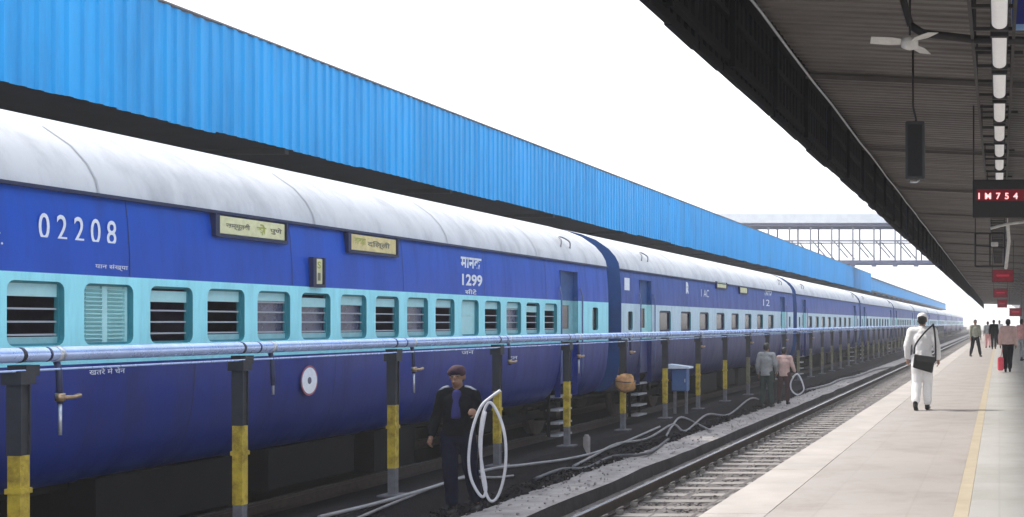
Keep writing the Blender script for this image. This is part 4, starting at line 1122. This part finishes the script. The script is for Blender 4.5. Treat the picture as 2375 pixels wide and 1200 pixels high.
        for s_ in 'lr':
            ring_cap(b_, j['sh' + s_], j['el' + s_], .056 + f, .047 + f); ring_cap(b_, j['el' + s_], j['wr' + s_] - (j['wr' + s_] - j['el' + s_]).normalized() * .035, .047 + f, .036 + f * .7)
        ring_cap(b_, j['nec'] + Vector((0, .01, -.04)), j['nec'] + Vector((0, .0, .015)), .066, .062)
        skinned(b_, 'jacket' if long_top == 0 else ('shirt' if long_top < .1 else 'kurta'), M[top], t, vox, 3, .022)
    if bottom:
        f = leg_fat; b_ = MB()
        ring_cap(b_, j['pel'] + Vector((0, 0, -.06)), j['pel'] + Vector((0, 0, .03)), (.155 + f * .4, .108 + f * .4), (.15 + f * .4, .105 + f * .4))
        for s_ in 'lr':
            ring_cap(b_, j['hi' + s_], j['kn' + s_], .085 + f, .062 + f); a_ = j['an' + s_] + (j['kn' + s_] - j['an' + s_]).normalized() * .07
            ring_cap(b_, j['kn' + s_], a_, .062 + f, .050 + f)
        skinned(b_, 'trousers', M[bottom], t, vox, 3, .02)
    if shoes:
        for s_ in 'lr':
            b_ = MB(); a_ = j['an' + s_]; ft = Vector((0, -1, 0)) if not (J or {}).get('toe' + s_) else (Vector(J['toe' + s_]) - a_).normalized()
            ring_cap(b_, a_ + Vector((0, .03, -.045)) , a_ + ft * .16 + Vector((0, 0, -.048)), (.042, .042), (.042, .034)); ring_cap(b_, a_ + Vector((0, .01, -.02)), a_ + Vector((0, .01, .02)), .046, .044)
            skinned(b_, 'shoe', M[shoes], t, .01, 2)
    return t
M.update(
    cloth_navy=mat('cloth_navy', (.004, .006, .020), .9, spec=.1, var=.3, scale=10), cloth_blue=mat('cloth_blue', (.012, .014, .12), .8, var=.2, scale=12),
    cloth_dark=mat('cloth_dark', (.004, .005, .008), .9, spec=.1, var=.3, scale=10), cloth_white=mat('cloth_white', (.74, .73, .73), .85, var=.06, scale=9),
    cloth_grey=mat('cloth_grey', (.26, .27, .28), .85, var=.2, scale=9), cloth_pink=mat('cloth_pink', (.52, .36, .33), .85, var=.15, scale=9),
    cloth_rose=mat('cloth_rose', (.56, .28, .27), .85, var=.2, scale=9), cloth_olive=mat('cloth_olive', (.28, .29, .23), .85, var=.25, scale=8),
    cloth_cap=mat('cloth_cap', (.035, .010, .022), .85, var=.4, scale=14), cloth_maroon=mat('cloth_maroon', (.045, .014, .017), .85, var=.2, scale=9), cloth_green=mat('cloth_dark_green', (.02, .035, .03), .85, var=.2, scale=9),
    leather=mat('leather_black', (.006, .006, .007), .5, spec=.3, var=.2, scale=20), red_bag=mat('bag_red', (.62, .06, .10), .6, var=.15, scale=9))

# --- worker with the hose coil, standing on the kerb edge
FY = 14.25; k_ = FPX / FY
wx = -(VPX - 1062) / k_
hz_ = EYE - (1192 - VPY) / k_
hm = person('worker in dark navy clothes carrying a coil of white hose beside the train', (wx, FY, max(.0, hz_) + .0), R(8),
    dict(shr=(-.17, .01, 1.40), elr=(-.25, .05, 1.15), wrr=(-.27, -.10, .92), gripr=.5, shl=(.17, .01, 1.40), ell=(.235, .03, 1.16), wrl=(.25, -.20, 1.20), gripl=1.0,
         knl=(.13, .06, .50), anl=(.17, .16, .10), knr=(-.06, -.08, .50), anr=(-.04, -.06, .09), hed=(.0, -.03, 1.615)),
    scale=.985, top='cloth_dark', bottom='cloth_navy', hat='cloth_cap', shoes='leather', vox=.010, top_fat=.02, leg_fat=.022)
b = MB(); ring_cap(b, (0.01, -.118, 1.14), (0.01, -.078, 1.42), (.055, .05), (.05, .05), c0=.3); skinned(b, 'shirt_front', M['cloth_blue'], hm, .01, 2)
m_pipe = mat('piping_grey', (.42, .44, .5), .8)
for sx in (-1, 1):
    b = MB(); b.tube([(sx * .09, -.04, 1.505), (sx * .15, -.035, 1.49), (sx * .205, -.01, 1.45)], .013, 6); b.build('shoulder_piping', m_pipe, hm)
b = MB(); ell(b, (0, -.03, 1.655), (.094, .105, .028)); skinned(b, 'cap_band', M['cloth_navy'], hm, .01, 2)
# hose coil in front of his left hand
CY = FY - .28
def cp_(x, y, dy=0): q_ = px(x, y, CY + dy); return q_
hc = thing('hose_coil', 'coil of white hose held in the hand of the navy-clad worker', 'hose', px(1130, 1160, CY))
b = MB(); o0 = -hc.location
loops = [[(1160, 906, .0), (1138, 922, 0), (1118, 940, -.02), (1102, 975, -.03), (1091, 1020, -.04), (1087, 1070, -.05), (1093, 1112, -.05), (1110, 1145, -.04), (1122, 1152, -.02),
          (1127, 1130, .0), (1119, 1085, .02), (1113, 1035, .03), (1116, 985, .03), (1124, 950, .02), (1136, 934, .02), (1150, 950, .04), (1165, 985, .05), (1173, 1030, .05), (1172, 1085, .06), (1163, 1130, .05), (1150, 1158, .03), (1135, 1160, .0),
          (1122, 1125, -.01), (1116, 1070, -.01), (1117, 1010, .0), (1126, 955, .01)]]
for lp in loops: b.tube([p_ + o0 for p_ in curve([cp_(*q_) for q_ in lp], 5)], .0165, 8)
b.build('hose', M['hose'], hc)

# --- two workers seen from behind on the kerb path
w1 = person('worker in pale grey shirt and dark trousers seen from behind on the kerb', (-(VPX - 1778) / FPX * 34.0, 34.0, .02), R(168), dict(
    elr=(-.27, .0, 1.15), wrr=(-.24, -.10, .95), anl=(.13, .05, .09), anr=(-.12, -.04, .09)), scale=1.02, top='cloth_grey', bottom='cloth_green', shoes='leather', fingers=False, long_top=.06, vox=.014)
w2 = person('shorter worker in pink shirt seen from behind, holding a hose loop', (-(VPX - 1819) / FPX * 35.2, 35.2, .02), R(172), dict(
    ell=(.25, .0, 1.16), wrl=(.20, -.16, 1.02), elr=(-.27, .0, 1.16), wrr=(-.30, -.10, 1.0), knl=(.12, .06, .5), anl=(.14, .14, .11)), scale=.94, top='cloth_pink', bottom='cloth_maroon', shoes='leather', fingers=False, long_top=.06, vox=.014)
HY = 35.1
hose('hose_loop', [px(1838, 875, HY), px(1850, 868, HY), px(1860, 885, HY), px(1864, 905, HY), px(1850, 916, HY), px(1836, 905, HY), px(1834, 888, HY), px(1842, 872, HY)], .022, 'hose', 'white hose loop held by the worker in pink shirt')

# --- man in white walking along the platform
MY = 21.9
mw = person('man in white kurta and white cap walking on the platform with black bag', (-(VPX - 2139) / FPX * MY, MY, PZ), R(176), dict(
    shl=(.20, .01, 1.43), ell=(.27, .05, 1.16), wrl=(.27, -.02, .93), shr=(-.20, .01, 1.43), elr=(-.27, .02, 1.15), wrr=(-.28, -.07, .92),
    knl=(.10, -.02, .49), anl=(.10, .16, .13), toel=(.10, .02, .02), knr=(-.09, -.09, .50), anr=(-.085, -.06, .085)), scale=.985, skin='skin2', top='cloth_white', bottom='cloth_white', shoes='leather', hat='cloth_white', hair=True,
    long_top=.14, vox=.011, top_fat=.022, leg_fat=.03)
bgx = thing('shoulder_bag', 'black shoulder bag slung on the back of the man in white', 'bag', (mw.location.x + .03, MY - .25, PZ + .68))
b = MB()
vs0 = [(-.18, -.05, .09), (.17, -.05, -.01), (.21, -.05, .22), (-.15, -.05, .33)]
b.add([(x, y - .03, z) for x, y, z in vs0] + [(x * .95, .07, z) for x, y, z in vs0], [(0, 1, 2, 3), (7, 6, 5, 4), (0, 4, 5, 1), (1, 5, 6, 2), (2, 6, 7, 3), (3, 7, 4, 0)])
ob_ = b.build('pouch', M['leather'], bgx); bv = ob_.modifiers.new('bevel', 'BEVEL'); bv.width = .025; bv.segments = 3
b = MB(); b.box((-.15, -.092, .20), (.19, -.081, .30), M=Matrix.Rotation(R(8), 4, 'Y')); b.build('flap', M['black'], bgx)
b = MB(); b.tube(curve([(-.16, .0, .33), (-.13, .03, .50), (.02, .06, .70), (.13, .11, .81), (.17, .18, .85)], 5), .017, 6); b.build('strap', M['leather'], bgx)
b = MB(); b.tube(curve([(.22, .0, .20), (.22, .03, .45), (.20, .08, .70), (.17, .18, .85)], 5), .017, 6); b.build('strap', M['leather'], bgx)

# --- farther passengers
walk = dict(knl=(.10, -.10, .51), anl=(.10, -.14, .09), knr=(-.10, .02, .50), anr=(-.11, .20, .12))
pf = lambda x, y: (-(VPX - x) / FPX * (FPX * 1.55 / (y - VPY)), FPX * 1.55 / (y - VPY), PZ)
person('passenger in pale shirt and dark trousers striding at the platform edge', pf(2262, 828), R(20), dict(knl=(.15, -.08, .51), anl=(.22, -.10, .09), knr=(-.14, .02, .50), anr=(-.20, .12, .10)), scale=.98, top='cloth_olive', bottom='cloth_dark', shoes='leather', fingers=False, vox=.016)
person('passenger in dark clothes walking farther along the platform', pf(2305, 811), R(175), walk, top='cloth_dark', bottom='cloth_dark', shoes='leather', fingers=False, vox=.018)
person('passenger in grey and rose clothes beside the dark-clad one', pf(2291, 808), R(185), walk, scale=.95, top='cloth_grey', bottom='cloth_rose', shoes='leather', fingers=False, vox=.018)
pk = person('passenger in pale pink shawl and dark trousers carrying a red bag', pf(2338, 864), R(180), dict(knl=(.09, -.08, .51), anl=(.08, -.10, .09), knr=(-.07, .02, .50), anr=(-.06, .10, .10), wrl=(.25, -.05, .90)), scale=.96, top='cloth_pink', bottom='cloth_dark', shoes='leather', fingers=False, vox=.014, top_fat=.045)
q_ = pf(2322, 866)
rb = thing('carry_bag', 'red carry bag hanging beside the passenger in pink shawl', 'bag', (pf(2321, 866)[0], pk.location.y, PZ + .06))
b = MB(); b.bbox((-.10, -.16, 0), (.10, .16, .42), .04); b.build('pouch', M['red_bag'], rb)
b = MB(); b.tube(curve([(0, -.1, .41), (.03, -.07, .55), (.05, 0, .66), (.03, .07, .55), (0, .1, .41)], 5), .014, 6); b.build('handle', M['red_bag'], rb)
person('passenger in rose top at the right edge behind the pink shawl', pf(2370, 838), R(150), walk, scale=.98, top='cloth_rose', bottom='cloth_grey', shoes='leather', fingers=False, vox=.016)
person('far passenger in white between the dark and pink ones', pf(2318, 802), R(0), walk, top='cloth_white', bottom='cloth_dark', shoes='leather', fingers=False, vox=.02)

# ================================================================== HAZE
h = MB(); h.box((-1600, -60, -1.9), (1600, 3000, 12.6))
hm_ = bpy.data.materials.new('haze'); hm_.use_nodes = True
nn = hm_.node_tree.nodes; nn.clear()
pv = nn.new('ShaderNodeVolumePrincipled'); pv.inputs['Color'].default_value = (.96, .97, .99, 1); pv.inputs['Density'].default_value = HAZE
pv.inputs['Anisotropy'].default_value = .2
ou = nn.new('ShaderNodeOutputMaterial'); hm_.node_tree.links.new(pv.outputs[0], ou.inputs['Volume'])
tag(h.build('haze', hm_), kind='stuff')
